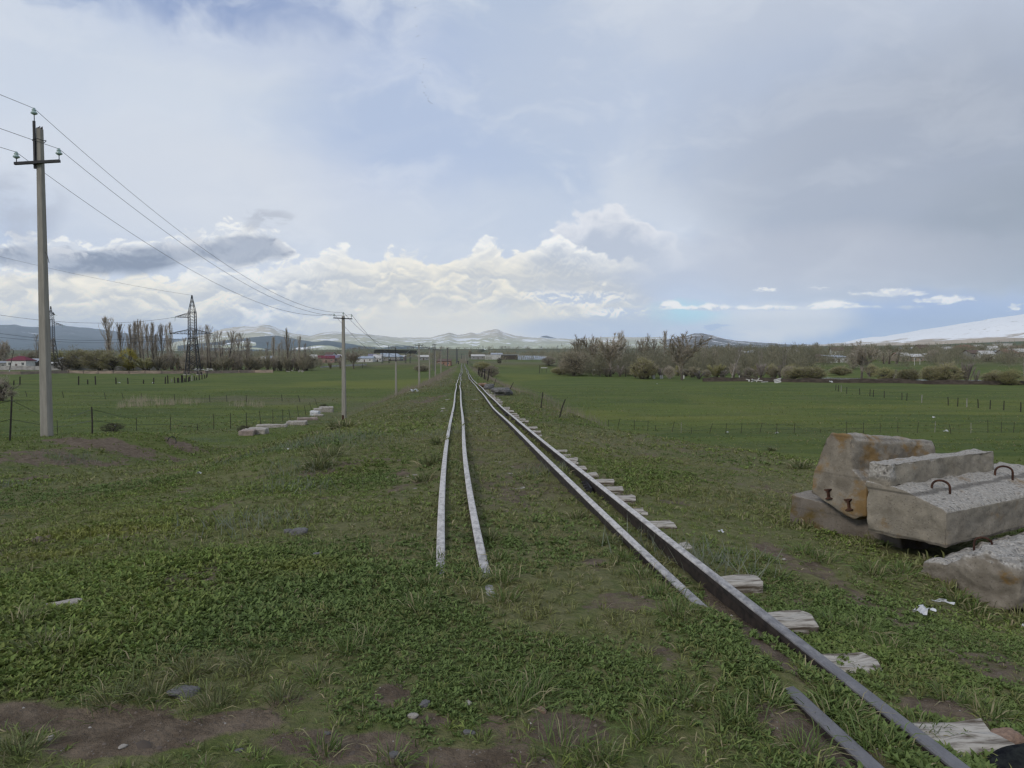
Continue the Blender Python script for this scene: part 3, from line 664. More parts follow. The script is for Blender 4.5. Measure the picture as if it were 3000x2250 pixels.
def make_rail(t, y0, y1, label):
    ys = [y0]
    while ys[-1] < y1: ys.append(ys[-1] + max(.12, ys[-1] * .03))
    Y = np.array(ys); X, Z = rail_pt(Y, t); n = len(PROF); mb = MB()
    vs = [(X[i] + p[0], Y[i], Z[i] + p[1]) for i in range(len(Y)) for p in PROF]; fs = []; ms = []
    for i in range(len(Y) - 1):
        for k in range(n):
            k2 = (k + 1) % n; fs.append((i * n + k2, i * n + k, (i + 1) * n + k, (i + 1) * n + k2))
            ms.append(0 if k in (12, 13, 14, 15, 0) else 1)
    fs.append(tuple(range(n))); ms.append(1); fs.append(tuple(reversed(range((len(Y) - 1) * n, len(Y) * n)))); ms.append(1)
    mb.v = vs; mb.f = fs; mb.m = ms
    return tag(mb.build('rail', [M['rail_top'], M['rail_side']]), label, 'rail', 'four rails of the track')
r_right = make_rail(GAUGE, .9, 392, 'rightmost rail, its dark rusty side fully exposed beside the sleeper ends')
make_rail(.53, 1.2, 388, 'inner guard rail close beside the rightmost rail, partly buried in weeds up close')
make_rail(-.53, 3.2, 388, 'inner guard rail on the left, second rail from the left, ending in the grass')
make_rail(-GAUGE, 4.1, 392, 'leftmost pale rail running into the grass on the left of the track')
def fishplate(t, Y, rail_obj):
    x, z = rail_pt(np.array([Y]), t); mb = MB()
    mb.box((x[0] - .028, Y, z[0] - .09), (.022, .62, .075))
    for k in (-.22, -.07, .07, .22): mb.tube([(x[0] - .035, Y + k, z[0] - .09), (x[0] - .075, Y + k, z[0] - .09)], .018, 6)
    mb.build('fishplate', M['steel'], rail_obj)
fishplate(GAUGE, 20.2, r_right); fishplate(GAUGE, 7.6, r_right)

# ------------------------------------------------------------------ sleepers
def sleeper_mesh(seed, L):
    r = random.Random(seed); nx = 22; mb = MB(); prof = []
    for i in range(nx + 1):
        x = -L / 2 + L * i / nx; e = 1 if 0 < i < nx else .8
        w = .108 + r.uniform(-.012, .012); h = .165
        ring = [(-w * e, -h), (-w, -.03), (-w * .72, r.uniform(-.016, 0)), (-w * .25, r.uniform(-.02, .006)), (w * .2, r.uniform(-.024, .006)), (w * .74, r.uniform(-.016, 0)), (w, -.034), (w * e, -h)]
        prof.append([(x + r.uniform(-.012, .012) * (i in (0, nx)), a, b) for a, b in ring])
    n = 8; vs = [p for q in prof for p in q]
    fs = [(i * n + k, i * n + (k + 1) % n, (i + 1) * n + (k + 1) % n, (i + 1) * n + k) for i in range(nx) for k in range(n)]
    fs += [tuple(reversed(range(n))), tuple(nx * n + k for k in range(n))]
    mb.add(vs, fs); return mb.mesh('railway_sleeper', M['wood'])
SLM = [sleeper_mesh(s, 2.42) for s in range(6)]
sl_y = [2.42, 3.14, 3.72, 4.46, 5.45, 6.15, 6.72, 7.3, 7.86, 8.4, 8.95]
y = 9.5
while y < 48: sl_y.append(y); y += random.choice([.54, .56, .58, .6, .62]) if y < 40 else .6
for i, y in enumerate(sl_y):
    o = bpy.data.objects.new('railway_sleeper', SLM[i % 6]); C.objects.link(o)
    lift = random.uniform(-.06, .008) + (.03 if y < 5 else 0)
    if 12 < y < 14.5 or 26 < y < 28: lift -= .06
    if 7.2 < y < 9.4: lift = random.uniform(-.005, .02)
    if 3 < y < 4: lift = .02
    if y < 3: lift = .085
    s = random.uniform(-.16, .07) if y > 5 else random.uniform(-.06, .05)
    o.location = (float(track_x(y)) + s, y, float(track_z(y)) - .152 + lift)
    o.rotation_euler = (random.uniform(-.03, .03), random.uniform(-.008, .008), random.uniform(-.05, .05) + .08)
    tag(o, f'weathered timber sleeper under the rails, {nth(i + 1)} from the camera along the track', 'sleeper', 'timber sleepers of the track')

# ------------------------------------------------------------------ concrete blocks on the right
def concrete(name, base, dark, lichen, lichen_amt, agg, seed, brk=False, joint=.25):
    m, t = newmat(name); p = t.obj(); g = t.n('ShaderNodeNewGeometry')
    v = t.scale(p, (1, 1, 1), (seed, seed * 2, 0))
    n = t.noise(v, 5, 6, .65); st = t.noise(t.scale(v, (9, 9, 1.2)), 1.0, 5, .6); f = t.noise(v, 38, 4, .7)
    c = t.mix(t.sstep(.35, .65, n), dark, base)
    c = t.mix(t.mul(t.sstep(.48, .70, st), .45), c, tuple(x * .62 for x in base))
    c = t.mix(t.mul(t.sstep(.55, .75, f), .4), c, tuple(min(x * 1.5, .6) for x in base))
    c = t.mix(t.mul(t.sstep(.22, .14, t.vor(v, 34)), .55), c, (.09, .08, .07))
    c = t.mix(t.mul(t.sstep(.54, .74, t.noise(t.scale(v, (2.2, 2.2, .5), (4, 1, 2)), 1.0, 5, .65)), .5), c, (.15, .125, .10))
    # rough top where the cement skin is gone: pale mortar between dark pebbles
    up = t.sep(g.outputs['Normal'])[2]
    peb = t.vor(v, 26); ag = t.mix(t.sstep(.20, .42, peb), (.15, .14, .13), (.30, .28, .255))
    ag = t.mix(t.sstep(.50, .62, t.noise(v, 60, 3)), ag, (.40, .38, .35))
    am = t.mul(t.sstep(.35, .75, t.add(up, t.mul(t.sub(n, .5), .5))), agg)
    if brk: px_, _, pz_ = t.sep(p); am = t.math('MAXIMUM', am, t.mul(t.sstep(.10, .03, t.add(px_, t.mul(t.sub(n, .5), .15))), t.sstep(.44, .50, pz_)))
    c = t.mix(am, c, ag)
    ln = t.noise(t.scale(v, (1, 1, 1.4)), 3.1, 6, .62)
    c = t.mix(t.mul(t.sstep(.60 - .18 * lichen_amt, .74 - .16 * lichen_amt, ln), .85), c, t.mix(f, lichen, tuple(x * .5 for x in lichen)))
    # fine cracks and casting joints
    hgt = t.add(t.mul(n, .5), t.add(t.mul(f, .25), t.mul(t.mul(peb, am), .7)))
    wv = t.n('ShaderNodeTexWave', wave_type='BANDS', bands_direction='Z'); t.put(wv.inputs['Vector'], t.scale(v, (.1, .1, 1))); wv.inputs['Scale'].default_value = .85; wv.inputs['Distortion'].default_value = 1.5; wv.inputs['Detail'].default_value = 4
    c = t.mix(t.mul(t.sstep(.012, .0, wv.outputs['Fac']), joint), c, (.05, .045, .04))
    t.surf(c, .92, t.bump(hgt, .8, .03), .15); return m
CONC = concrete('grey_concrete', (.268, .238, .192), (.185, .165, .135), (.26, .17, .08), .14, .9, 1, True, .6)
CONC_OR = concrete('lichen_concrete', (.255, .225, .182), (.17, .148, .118), (.27, .165, .06), .80, .5, 4)
CONC_RG = concrete('coarse_concrete', (.25, .222, .185), (.17, .148, .122), (.30, .17, .04), .22, 1.0, 7)
CONC_BR = concrete('brown_concrete', (.19, .165, .14), (.14, .12, .10), (.16, .11, .03), .5, .4, 9)
def chunk(name, prof, L, P0, a, mat, parent, chips=.012, seg=.075, tilt=0.0, seed=1, round_=.03, dip=0.0):
    """block with end profile prof (w,z), pushed along direction a for L metres from corner P0; surface broken up"""
    a = Vector(a).normalized(); e = Vector((-a.y, a.x, 0))
    bm_ = __import__('bmesh').new(); bmesh = __import__('bmesh')
    n = len(prof); k = 2
    v0 = [bm_.verts.new((0, p[0], p[1])) for p in prof]; v1 = [bm_.verts.new((L, p[0], p[1])) for p in prof]
    bm_.faces.new(list(reversed(v0))); bm_.faces.new(v1)
    for i in range(n): bm_.faces.new((v0[i], v0[(i + 1) % n], v1[(i + 1) % n], v1[i]))
    bmesh.ops.recalc_face_normals(bm_, faces=bm_.faces)
    bmesh.ops.bevel(bm_, geom=list(bm_.edges), offset=round_, segments=2, affect='EDGES', profile=.6)
    bmesh.ops.triangulate(bm_, faces=bm_.faces)
    for _ in range(5):
        long_e = [ed for ed in bm_.edges if ed.calc_length() > seg]
        if not long_e: break
        bmesh.ops.subdivide_edges(bm_, edges=long_e, cuts=1); bmesh.ops.triangulate(bm_, faces=bm_.faces)
    bm_.normal_update()
    from mathutils import noise as mn
    for v in bm_.verts:
        s = Vector((seed * 3.1, seed, 0))
        d = mn.fractal(v.co * 5 + s, 1.0, 2.0, 4) * chips + mn.noise(v.co * 17 + s) * chips * .5
        edge = mn.noise(v.co * 3.3 + s * 2)
        v.co += v.normal * d - v.normal * max(0, edge - .25) * chips * 2.2
    me = bpy.data.meshes.new(name); bm_.to_mesh(me); bm_.free(); me.materials.append(mat)
    me.polygons.foreach_set('use_smooth', [True] * len(me.polygons))
    o = bpy.data.objects.new(name, me); C.objects.link(o)
    M4 = Matrix.Translation(P0) @ Matrix(((a.x, e.x, 0, 0), (a.y, e.y, 0, 0), (0, 0, 1, 0), (0, 0, 0, 1))) @ Matrix.Rotation(dip, 4, 'Y') @ Matrix.Rotation(tilt, 4, 'X')
    o.matrix_world = M4
    return o, M4
def loop(M4, x, w, z, span, h, r, parent, rz=0.0):
    mb = MB(); pts = []
    for i in range(15):
        q = PI * i / 14; pts.append(M4 @ (Vector((x, w, z)) + Matrix.Rotation(rz, 3, 'Z') @ Vector((-math.cos(q) * span / 2, .012 * math.sin(q * 2), math.sin(q) ** .6 * h))))
    pts = [pts[0] - Vector((0, 0, .05))] + pts + [pts[-1] - Vector((0, 0, .05))]
    o = mb.tube(pts, r, 8); o = mb.build('lifting_loop', M['rust'], None, True)
    o.parent = parent; o.matrix_parent_inverse = parent.matrix_world.inverted(); return o
GRP = 'concrete blocks heaped right of the track'
# stepped middle block
Pc = Vector((3.45, 5.60, -.245)); ac = (.86, .51)
pc = [(0, 0), (.66, -.01), (.68, .43), (.44, .425), (.37, .41), (.03, .305), (-.005, .275)]
bC, MC = chunk('concrete_block', pc[::-1], 2.3, Pc, ac, CONC, None, .016, .045, 0, 3, .012)
up_, _ = chunk('upstand', [(.455, .41), (.672, .41), (.66, .60), (.47, .605)][::-1], 1.72, Pc, ac, CONC, None, .014, .04, 0, 5, .010)
bpy.context.view_layer.update(); up_.parent = bC; up_.matrix_parent_inverse = bC.matrix_world.inverted()
tag(bC, 'large grey stepped concrete block with two rusty lifting loops, resting across the heap', 'concrete block', GRP)
bpy.context.view_layer.update()
loop(MC, .42, .27, .375, .135, .085, .0095, bC, -1.1); loop(MC, 1.55, .30, .395, .145, .095, .0095, bC, -.8)
# lower right block
Pd = Vector((3.50, 4.84, -.50)); pd = [(0, .02), (.10, -.03), (.66, 0), (.70, .10), (.66, .20), (.44, .245), (.34, .34), (.22, .37), (.06, .35), (-.02, .24)]
bD, MD = chunk('concrete_block', pd[::-1], 2.0, Pd, (.83, .55), CONC_RG, None, .04, .045, 0, 8, .05)
tag(bD, 'coarse pebbly concrete block at the lower right, under the stepped block, one small loop', 'concrete block', GRP)
bpy.context.view_layer.update()
loop(MD, .30, .36, .33, .12, .08, .008, bD, -.8)
# base block lying behind on the left
Pb = Vector((3.52, 6.30, -.62)); pb_ = [(0, 0), (.6, 0), (.58, .44), (.02, .46)]
bB, MB_ = chunk('concrete_block', [(0, 0), (1.15, .0), (1.13, .50), (.05, .40)][::-1], 1.0, Pb, (.80, .60), CONC_BR, None, .014, .07, 0, 12, .03)
tag(bB, 'low brownish concrete block in the grass at the left foot of the heap', 'concrete block', GRP)
# leaning block with orange lichen
Pa = Vector((3.22, 6.42, -.19)); pa = [(0, .02), (.12, -.04), (.60, .12), (.62, .30), (.50, .68), (.44, .74), (.26, .735), (.215, .68), (.19, .42), (.02, .30)]
bA, MA = chunk('concrete_block', pa[::-1], 1.30, Pa, (.89, .455), CONC_OR, None, .018, .05, 0, 17, .016, .10)
tag(bA, 'upright concrete block stained with orange lichen, leaning at the back of the heap', 'concrete block', GRP)
bpy.context.view_layer.update()
for (w, z, s) in ((.17, .085, 1.0), (.40, .145, .9)):                 # rusty rail stubs cast into its end
    mb = MB(); Rm = MA @ Matrix.Translation((-.028, w, z)) @ Matrix.Rotation(-.25, 4, 'X') @ Matrix.Scale(s, 4)
    poly = [(-.035, .0), (.035, .0), (.035, -.012), (.008, -.024), (.008, -.085), (.036, -.098), (.036, -.108), (-.036, -.108), (-.036, -.098), (-.008, -.085), (-.008, -.024), (-.035, -.012)]
    vs = [Rm @ Vector((0, q[0], q[1] + .055)) for q in poly] + [Rm @ Vector((.12, q[0], q[1] + .055)) for q in poly]; n = len(poly)
    mb.add(vs, [tuple(range(n)), tuple(reversed(range(n, 2 * n)))] + [(i, i + n, (i + 1) % n + n, (i + 1) % n) for i in range(n)])
    st = mb.build('rail_stub', M['rust']); st.parent = bA; st.matrix_parent_inverse = bA.matrix_world.inverted()
# scraps of litter, sticks and stones near the heap
def scrap(name, p, size, rz, mat, label, cat, group=None, seed=0):
    r = random.Random(seed); mb = MB(); n = 6; vs = []
    for j in range(n):
        for i in range(n):
            vs.append(((i / (n - 1) - .5) * size[0] + r.uniform(-.1, .1) * size[0], (j / (n - 1) - .5) * size[1] + r.uniform(-.1, .1) * size[1], size[2] * (r.random() + (.8 if i in (2, 3) else 0)) * .6 + .01))
    fs = [(j * n + i, j * n + i + 1, (j + 1) * n + i + 1, (j + 1) * n + i) for j in range(n - 1) for i in range(n - 1) if r.random() < .85]
    mb.add(vs, fs); o = mb.build(name, mat); o.location = p; o.rotation_euler = (0, 0, rz)
    sm = o.modifiers.new('thickness', 'SOLIDIFY'); sm.thickness = .002
    return tag(o, label, cat, group)
scrap('paper_scrap', hit(2708, 1812) + Vector((0, 0, .03)), (.12, .09, .035), .4, M['white'], 'crumpled white paper in the grass in front of the concrete heap', 'litter', 'litter by the concrete heap', 3)
scrap('paper_scrap', hit(2762, 1783) + Vector((0, 0, .03)), (.12, .028, .025), -.5, M['white'], 'narrow twisted white wrapper beside the lower right concrete block', 'litter', 'litter by the concrete heap', 5)
STONES = []
def rock(p, size, mat, label, seed, rz=0.0, name='stone', group='loose stones', sink=.3, cat='stone'):
    STONES.append((p[0], p[1], max(size[0], size[1]) * .5))
    import bmesh
    from mathutils import noise as mn
    b = bmesh.new(); bmesh.ops.create_icosphere(b, subdivisions=3, radius=.5); s = Vector((seed * 1.7, seed * .9, seed))
    for v in b.verts:
        v.co = v.co * (1 + .42 * mn.noise(v.co * 2.2 + s) + .16 * mn.noise(v.co * 6 + s) + .07 * mn.noise(v.co * 14 + s))
        v.co.z = max(min(v.co.z, .34 + .05 * mn.noise(v.co * 4)), -.42)
    me = bpy.data.meshes.new(name); b.to_mesh(me); b.free(); me.materials.append(mat); me.polygons.foreach_set('use_smooth', [name != 'boulder'] * len(me.polygons))
    o = bpy.data.objects.new(name, me); C.objects.link(o); o.scale = size; o.rotation_euler = (0, 0, rz)
    o.location = Vector(p) + Vector((0, 0, size[2] * (.46 - sink))); return tag(o, label, cat, group)
rock(hit(540, 2035), (.11, .08, .05), M['stone'], 'flat grey stone in the near grass at the lower left', 1, .1)
rock(hit(2950, 2172), (.12, .09, .07), M['red_stone'], 'reddish brown stone beside the nearest sleeper end', 2, .3)
rock(hit(186, 1775), (.16, .08, .045), M['pale_stone'], 'pale flat slab sunk in the grass at the left', 3, .4)
rock(hit(877, 1563), (.125, .10, .08), M['stone'], 'round dark grey stone left of the leftmost rail', 4, .2)
rock(hit(843, 1560), (.06, .06, .05), M['stone'], 'small dark stone just left of the round grey stone', 5, .9)
rock(hit(930, 1628), (.07, .05, .04), M['stone'], 'small grey stone in the grass below the round grey stone', 6, .9)
for i, (u, v, s, mk, lb) in enumerate([(1208, 2100, .05, 'pale_stone', 'small white pebble on bare soil left of the centre foreground'), (1245, 2065, .055, 'stone', 'blue grey pebble on the soil near the centre foreground'), (1588, 2082, .05, 'red_stone', 'small brown clod in the grass tufts right of the centre foreground'),
        (1155, 2215, .055, 'stone', 'flat bluish pebble at the bottom edge left of centre'), (360, 2190, .035, 'pale_stone', 'pale pebble on the bare soil at the lower left'), (145, 2165, .035, 'pale_stone', 'whitish pebble in the soil near the left edge'), (1375, 2150, .05, 'stone', 'grey pebble between two weed clumps at the bottom centre'),
        (2070, 1712, .06, 'stone', 'grey stone in the gap between the two right rails'), (1372, 2062, .04, 'pale_stone', 'cream chip of stone in the centre foreground'), (960, 2150, .03, 'stone', 'tiny grey pebble on the dark soil at the lower left of centre'), (700, 2200, .03, 'stone', 'tiny pebble on the bare soil at the bottom left'), (2950, 2195, .035, 'pale_stone', 'thin pale stone at the right edge near the reddish stone')]):
    rock(hit(u, v), (s * .8, s * .6, s * .4), M[mk], lb, 20 + i, i)
# dark cloth at the very corner
def cloth_bundle():
    import bmesh
    from mathutils import noise as mn
    b = bmesh.new(); bmesh.ops.create_icosphere(b, subdivisions=5, radius=.5)
    for v in b.verts:
        f = abs(math.sin(v.co.x * 17 + 3 * mn.noise(v.co * 3))) * .05 + .10 * mn.noise(v.co * 3.1)
        v.co *= 1 + f
    me = bpy.data.meshes.new('cloth_bundle'); b.to_mesh(me); b.free()
    me.materials.append(simple('dark_cloth', (.022, .025, .024), (.006, .007, .010), .95, 9, .1, .4, (1, .25, 1)))
    me.polygons.foreach_set('use_smooth', [True] * len(me.polygons))
    o = bpy.data.objects.new('cloth_bundle', me); C.objects.link(o); o.scale = (.34, .17, .13); o.rotation_euler = (0, -.10, .12)
    p = hit(3005, 2248); o.location = (p.x + .02, p.y - .02, p.z + .012); return tag(o, 'dark rumpled cloth bundle in the near right corner beside the rail', 'cloth')
cloth_bundle()

# ------------------------------------------------------------------ power line along the track
GL, tg = newmat('green_glass'); tg.surf((.34, .44, .42), .12, None, .6); M['glass'] = GL
def insulator(parent, p, s=1.0):
    mb = MB(); p = Vector(p)
    pr = [(.02, 0), (.075, .03), (.085, .05), (.06, .085), (.035, .10), (.055, .115), (.05, .14), (.03, .15), (.035, .175), (.02, .185)]
    n = 10; vs = [(p.x + r * s * math.cos(2 * PI * k / n), p.y + r * s * math.sin(2 * PI * k / n), p.z + .10 * s + z * s) for r, z in pr for k in range(n)]
    fs = [(i * n + k, i * n + (k + 1) % n, (i + 1) * n + (k + 1) % n, (i + 1) * n + k) for i in range(len(pr) - 1) for k in range(n)] + [tuple((len(pr) - 1) * n + k for k in range(n))]
    mb.add(vs, fs); o = mb.build('insulator', M['glass'], parent, True)
    pb = MB(); pb.tube([p - Vector((0, 0, .06)), p + Vector((0, 0, .13 * s))], .012, 6); pb.build('pin', M['steel'], o)
    return p + Vector((0, 0, .27 * s))
def pole_shaft(parent, h, w0, w1, name='shaft'):
    mb = MB(); w0 /= 2; w1 /= 2; rings = []; nz = 14
    for i in range(nz + 1):
        k = i / nz; w = w0 + (w1 - w0) * k; z = -.4 + (h + .4) * k; c = w * .78
        rings.append([(c, -w, z), (w, -c, z), (w, c, z), (c, w, z), (-c, w, z), (-w, c, z), (-w, -c, z), (-c, -w, z)])
    vs = [p for r in rings for p in r]; fs = [(i * 8 + k, i * 8 + (k + 1) % 8, (i + 1) * 8 + (k + 1) % 8, (i + 1) * 8 + k) for i in range(nz) for k in range(8)]
    fs.append(tuple(nz * 8 + k for k in range(8))); mb.add(vs, fs)
    return mb.build(name, M['pole'], parent)
PG = 'concrete poles of the line along the track'
def power_pole(u, Y, vtop, label, style, base=None, w=(.34, .19), arm=1.35, dark_top=False):
    b = base or on(u, Y); r = empty('power_pole', b); tag(r, label, 'power pole', PG)
    h = at(u, vtop, Y).z - b.z; tip = []
    sh = pole_shaft(r, h, *w)
    if style == 'stick':
        mb = MB(); mb.bar((-.10, -.09, h - 1.16), (-.10, -.09, h + .20), .055, .055); mb.build('top_bracket', M['steel'], r)
        tip.append(insulator(r, (-.09, -.09, h + .26), 1.1))
        zc = h - .99; mb = MB(); mb.bar((-arm / 2, -.14 - .05, zc - .05), (arm / 2, -.14 + .05, zc + .05), .085, .075); mb.build('crossarm', M['steel'], r)
        tip.append(insulator(r, (arm / 2 - .02, -.09, zc + .10), 1.1)); tip.append(insulator(r, (-arm / 2 + .05, -.18, zc - .02), 1.1))
        mb = MB(); mb.tube([(.17 * math.cos(q) - .02, .16 * math.sin(q), h - .33 + .02 * math.sin(3 * q)) for q in np.linspace(0, 2 * PI, 15)], .010, 5); mb.build('wire_collar', M['steel'], r)
        mb = MB(); mb.tube([(.14, -.10, h - 3.55), (.24, -.16, h - 3.66), (.30, -.18, h - 3.88)], .008, 4); mb.build('loose_wire', M['steel'], r)
        mb = MB()
        for k in range(7): mb.tube([(random.uniform(-.07, .07), random.uniform(-.07, .07), h - .05), (random.uniform(-.09, .09), random.uniform(-.09, .09), h + random.uniform(.03, .09))], .014, 4)
        mb.build('broken_reinforcement', M['rust'], r)
    elif style == 'low':
        mb = MB(); mb.bar((0, -.10, h - .2), (0, -.10, h + 1.7), .10, .10); mb.build('top_bracket', M['steel'], r)
        tip.append(insulator(r, (0, -.10, h + 1.75)))
        mb = MB(); mb.bar((-.98, -.1, h - .02), (1.0, -.1, h + .02), .12, .12); mb.build('crossarm', M['steel'], r)
        tip.append(insulator(r, (.93, -.1, h + .08))); tip.append(insulator(r, (-.9, -.1, h + .06)))
    else:
        mb = MB(); mb.bar((-arm / 2, -w[1] / 2 - .04, h - .16), (arm / 2, -w[1] / 2 - .04, h - .24), .08, .08); mb.build('crossarm', M['steel'], r)
        tip.append(insulator(r, (0, 0, h + .04))); tip.append(insulator(r, (arm / 2 - .05, -w[1] / 2 - .04, h - .15))); tip.append(insulator(r, (-arm / 2 + .05, -w[1] / 2 - .04, h - .1)))
    if dark_top and style != 'stick':
        mb = MB(); mb.box((-.06, -w[0] / 2 - .006, .42), (.17, .02, .5)); mb.build('metal_plate', M['rust'], r)
    return [b + q for q in tip]
T = []
T.append(power_pole(133, 20.8, 378, 'nearest tall concrete power pole on the bare bank at the left edge', 'stick', w=(.265, .145), arm=1.24))
T.append(power_pole(1007, 59, 926, 'second concrete power pole, left of the track where the bank drops', 'arm', w=(.36, .21), arm=1.55, dark_top=True))
T.append(power_pole(1160, 99, 1055, 'short pole with low dark crossarm and tall dark top, third along the track', 'low', w=(.30, .2)))
for (u, Y, vt, nm) in ((1228, 152, 1009, 'fourth'), (1258.5, 201, 1018, 'fifth'), (1275.5, 240, 1023, 'sixth'), (1292, 271, 1025, 'seventh')):
    T.append(power_pole(u, Y, vt, f'distant concrete power pole, {nm} of the line along the track', 'arm', w=(.42, .26), arm=1.75))
def span_pts(a, b, sag, n=26):
    return [a.lerp(b, i / n) - Vector((0, 0, sag * 4 * (i / n) * (1 - i / n))) for i in range(n + 1)]
names = ['uppermost line wire, carried on the pole tops of the track line', 'right line wire of the three along the track poles', 'left line wire of the three along the track poles']
for w in range(3):
    first = T[0][w]; prev = first + Vector((-.5, -40, .6)); pts = span_pts(prev, first, .9)[6:]
    for k in range(len(T) - 1): pts += span_pts(T[k][w], T[k + 1][w], (1.55, .9, .9, .7, .6, .5)[k], 30 if k == 0 else 14)[1:]
    mb = MB(); rad = [max(.007, .00021 * p.y) for p in pts]; mb.tube(pts, rad, 5)
    tag(mb.build('line_wire', M['wire'], None, True), names[w], 'power line wire', 'wires of the line along the track')

# ------------------------------------------------------------------ lattice pylons
def pylon(u, Y, vtop, vbase, label, arms, wtop=2.2, wbase=4.4, style=1):
    b = at(u, vbase, Y); b.z = tz(b.x, b.y); H = at(u, vtop, Y).z - b.z; r = empty('lattice_pylon', b, .12); tag(r, label, 'pylon', 'lattice pylons on the left')
    zb = H * .46; zt = H * .79; mb = MB()
    def half(z):
        if z < zb: return (wbase + (wtop - wbase) * z / zb) / 2
        if z < zt: return (wtop + (wtop * .90 - wtop) * (z - zb) / (zt - zb)) / 2
        return max(wtop * .9 * (1 - (z - zt) / (H - zt)) / 2, .12)
    lv = [0, .10, .19, .27, .34, .40, .46, .50, .535, .57, .605, .64, .675, .71, .75, .79, .84, .89, .94, 1.0]; lv = [q * H for q in lv]
    corner = lambda z, k: Vector(((1, 1, -1, -1)[k] * half(z), (1, -1, -1, 1)[k] * half(z), z))
    for i in range(len(lv) - 1):
        th = .24 if lv[i] < zb else (.19 if lv[i] < zt else .12); td = .11 if lv[i] < zb else .075
        for k in range(4):
            mb.bar(corner(lv[i], k), corner(lv[i + 1], k), th)
            k2 = (k + 1) % 4
            mb.bar(corner(lv[i], k), corner(lv[i + 1], k2), td); mb.bar(corner(lv[i], k2), corner(lv[i + 1], k), td)
            if abs(lv[i + 1] - zb) < .01 * H or abs(lv[i + 1] - zt) < .01 * H: mb.bar(corner(lv[i + 1], k), corner(lv[i + 1], k2), .14)
    mb.build('tower', M['steel'], r)
    for k in range(4):
        f = MB(); f.box(corner(0, k) + Vector((0, 0, .1)), (.9, .9, .5)); f.build('footing', M['pale_stone'], r)
    tips = []
    for (side, zz, L) in arms:
        z = zz * H; hw = half(z); mb = MB(); tip = Vector((side * (hw + L), 0, z + .1)); mb.tube
        for yy in (-hw, hw):
            a = Vector((side * hw, yy, z)); a2 = Vector((side * hw, yy, z + 1.6)); mb.bar(a, tip, .15); mb.bar(a2, tip + Vector((0, 0, .1)), .12)
            for q in (.2, .4, .6, .8):
                mb.bar(a.lerp(tip, q), a2.lerp(tip, q), .08); mb.bar(a.lerp(tip, q), a2.lerp(tip, q - .2), .07)
        mb.build('crossarm', M['steel'], r)
        s = MB(); s.tube([tip, tip - Vector((.1, 0, 1.5))], [.09, .07], 6); s.tube([tip, tip + Vector((side * 1.3, -.2, -.25))], .08, 6); s.build('insulator_string', M['glass'], r)
        tips.append(b + Matrix.Rotation(.12, 3, 'Z') @ (tip + Vector((side * 1.3, -.2, -.25))))
    return tips, b + Vector((0, 0, H))
pt, ptop = pylon(566, 253, 865, 1101, 'big dark lattice pylon standing in the left field before the trees', [(-1, .722, 4.7), (-1, .515, 6.6), (1, .515, 5.6)], 2.35, 4.3)
pylon(153, 365, 897, 1083, 'smaller lattice pylon half hidden behind the nearest pole', [(1, .70, 4.4), (-1, .70, 4.0), (-1, .86, 3.2), (1, .86, 1.2)], 2.3, 5.0)
for (p, q, lab) in ((pt[0], at(-160, 893, 190), 'pylon conductor running left from the upper arm of the big pylon'), (pt[1], at(-160, 948, 190), 'pylon conductor running left from the lower left arm of the big pylon'),
                    (pt[2], at(-160, 968, 200), 'pylon conductor running left from the lower right arm of the big pylon'), (ptop, at(-200, 700, 190), 'thin earth wire running left from the tip of the big pylon')):
    mb = MB(); mb.tube(span_pts(p, q, 3.2 if 'earth' not in lab else 1.2, 40), .045 if 'earth' not in lab else .03, 5)
    tag(mb.build('pylon_wire', M['wire'], None, True), lab, 'pylon wire', 'conductors of the big pylon')

# ------------------------------------------------------------------ steel gantry by the far crossing, twin masts, crossing posts
def gantry():
    Y = 415; r = empty('truss_gantry', on(1160, Y)); tag(r, 'long dark lattice truss gantry on thin legs beyond the left field', 'gantry'); b = r.location
    x0 = at(1096, 1030, Y).x - b.x; x1 = at(1221, 1030, Y).x - b.x; z0 = at(1160, 1033, Y).z - b.z; z1 = at(1160, 1025, Y).z - b.z
    mb = MB(); n = 34
    for yy in (-.9, .9):
        mb.bar((x0, yy, z0), (x1, yy, z0 - .5), .28); mb.bar((x0 + 1.2, yy, z1), (x1 - 3, yy, z1 - .4), .22)
        for i in range(n):
            xa = x0 + (x1 - x0) * i / n; xb = x0 + (x1 - x0) * (i + 1) / n
            mb.bar((xa, yy, z0 - .4 * i / n), (xb, yy, z1 - .3 * i / n), .15); mb.bar((xa + .4, yy, z1 - .3 * i / n), (xb, yy, z0 - .4 * i / n), .15); mb.bar((xa, yy, z0), (xa, yy, z1 - .2), .12)
    mb.build('truss', M['steel'], r)
    for u in (1120, 1140, 1188, 1202):
        mb = MB(); x = at(u, 1030, Y).x - b.x; zz = tz(b.x + x, Y) - b.z - .5
        for dx in (-.35, .35): mb.bar((x + dx, 0, zz), (x + dx * .6, 0, z0 + .2), .20)
        for k in range(5): mb.bar((x - .3, 0, zz + 1 + k * 1.1), (x + .3, 0, zz + 1.6 + k * 1.1), .09)
        mb.build('leg', M['steel'], r)
gantry()
def mast(u, Y, vt, label, lattice=True, mat=None, w=.35):
    b = on(u, Y); r = empty('mast', b); h = at(u, vt, Y).z - b.z; mb = MB(); mat = mat or M['grey_steel']
    if lattice:
        for dx in (-w, w): mb.bar((dx, 0, -.3), (dx * .7, 0, h), .16)
        for k in range(int(h / 1.2)): mb.bar((-w, 0, k * 1.2), (w, 0, k * 1.2 + 1.2), .08)
    else: mb.tube([(0, 0, -.3), (0, 0, h)], [w, w * .6], 7)
    mb.build('mast_body', mat, r)
    mb = MB(); mb.bar((-.8, 0, h - .4), (.8, 0, h - .3), .12); mb.build('crossarm', mat, r)
    return tag(r, label, 'mast', 'masts near the far crossing')
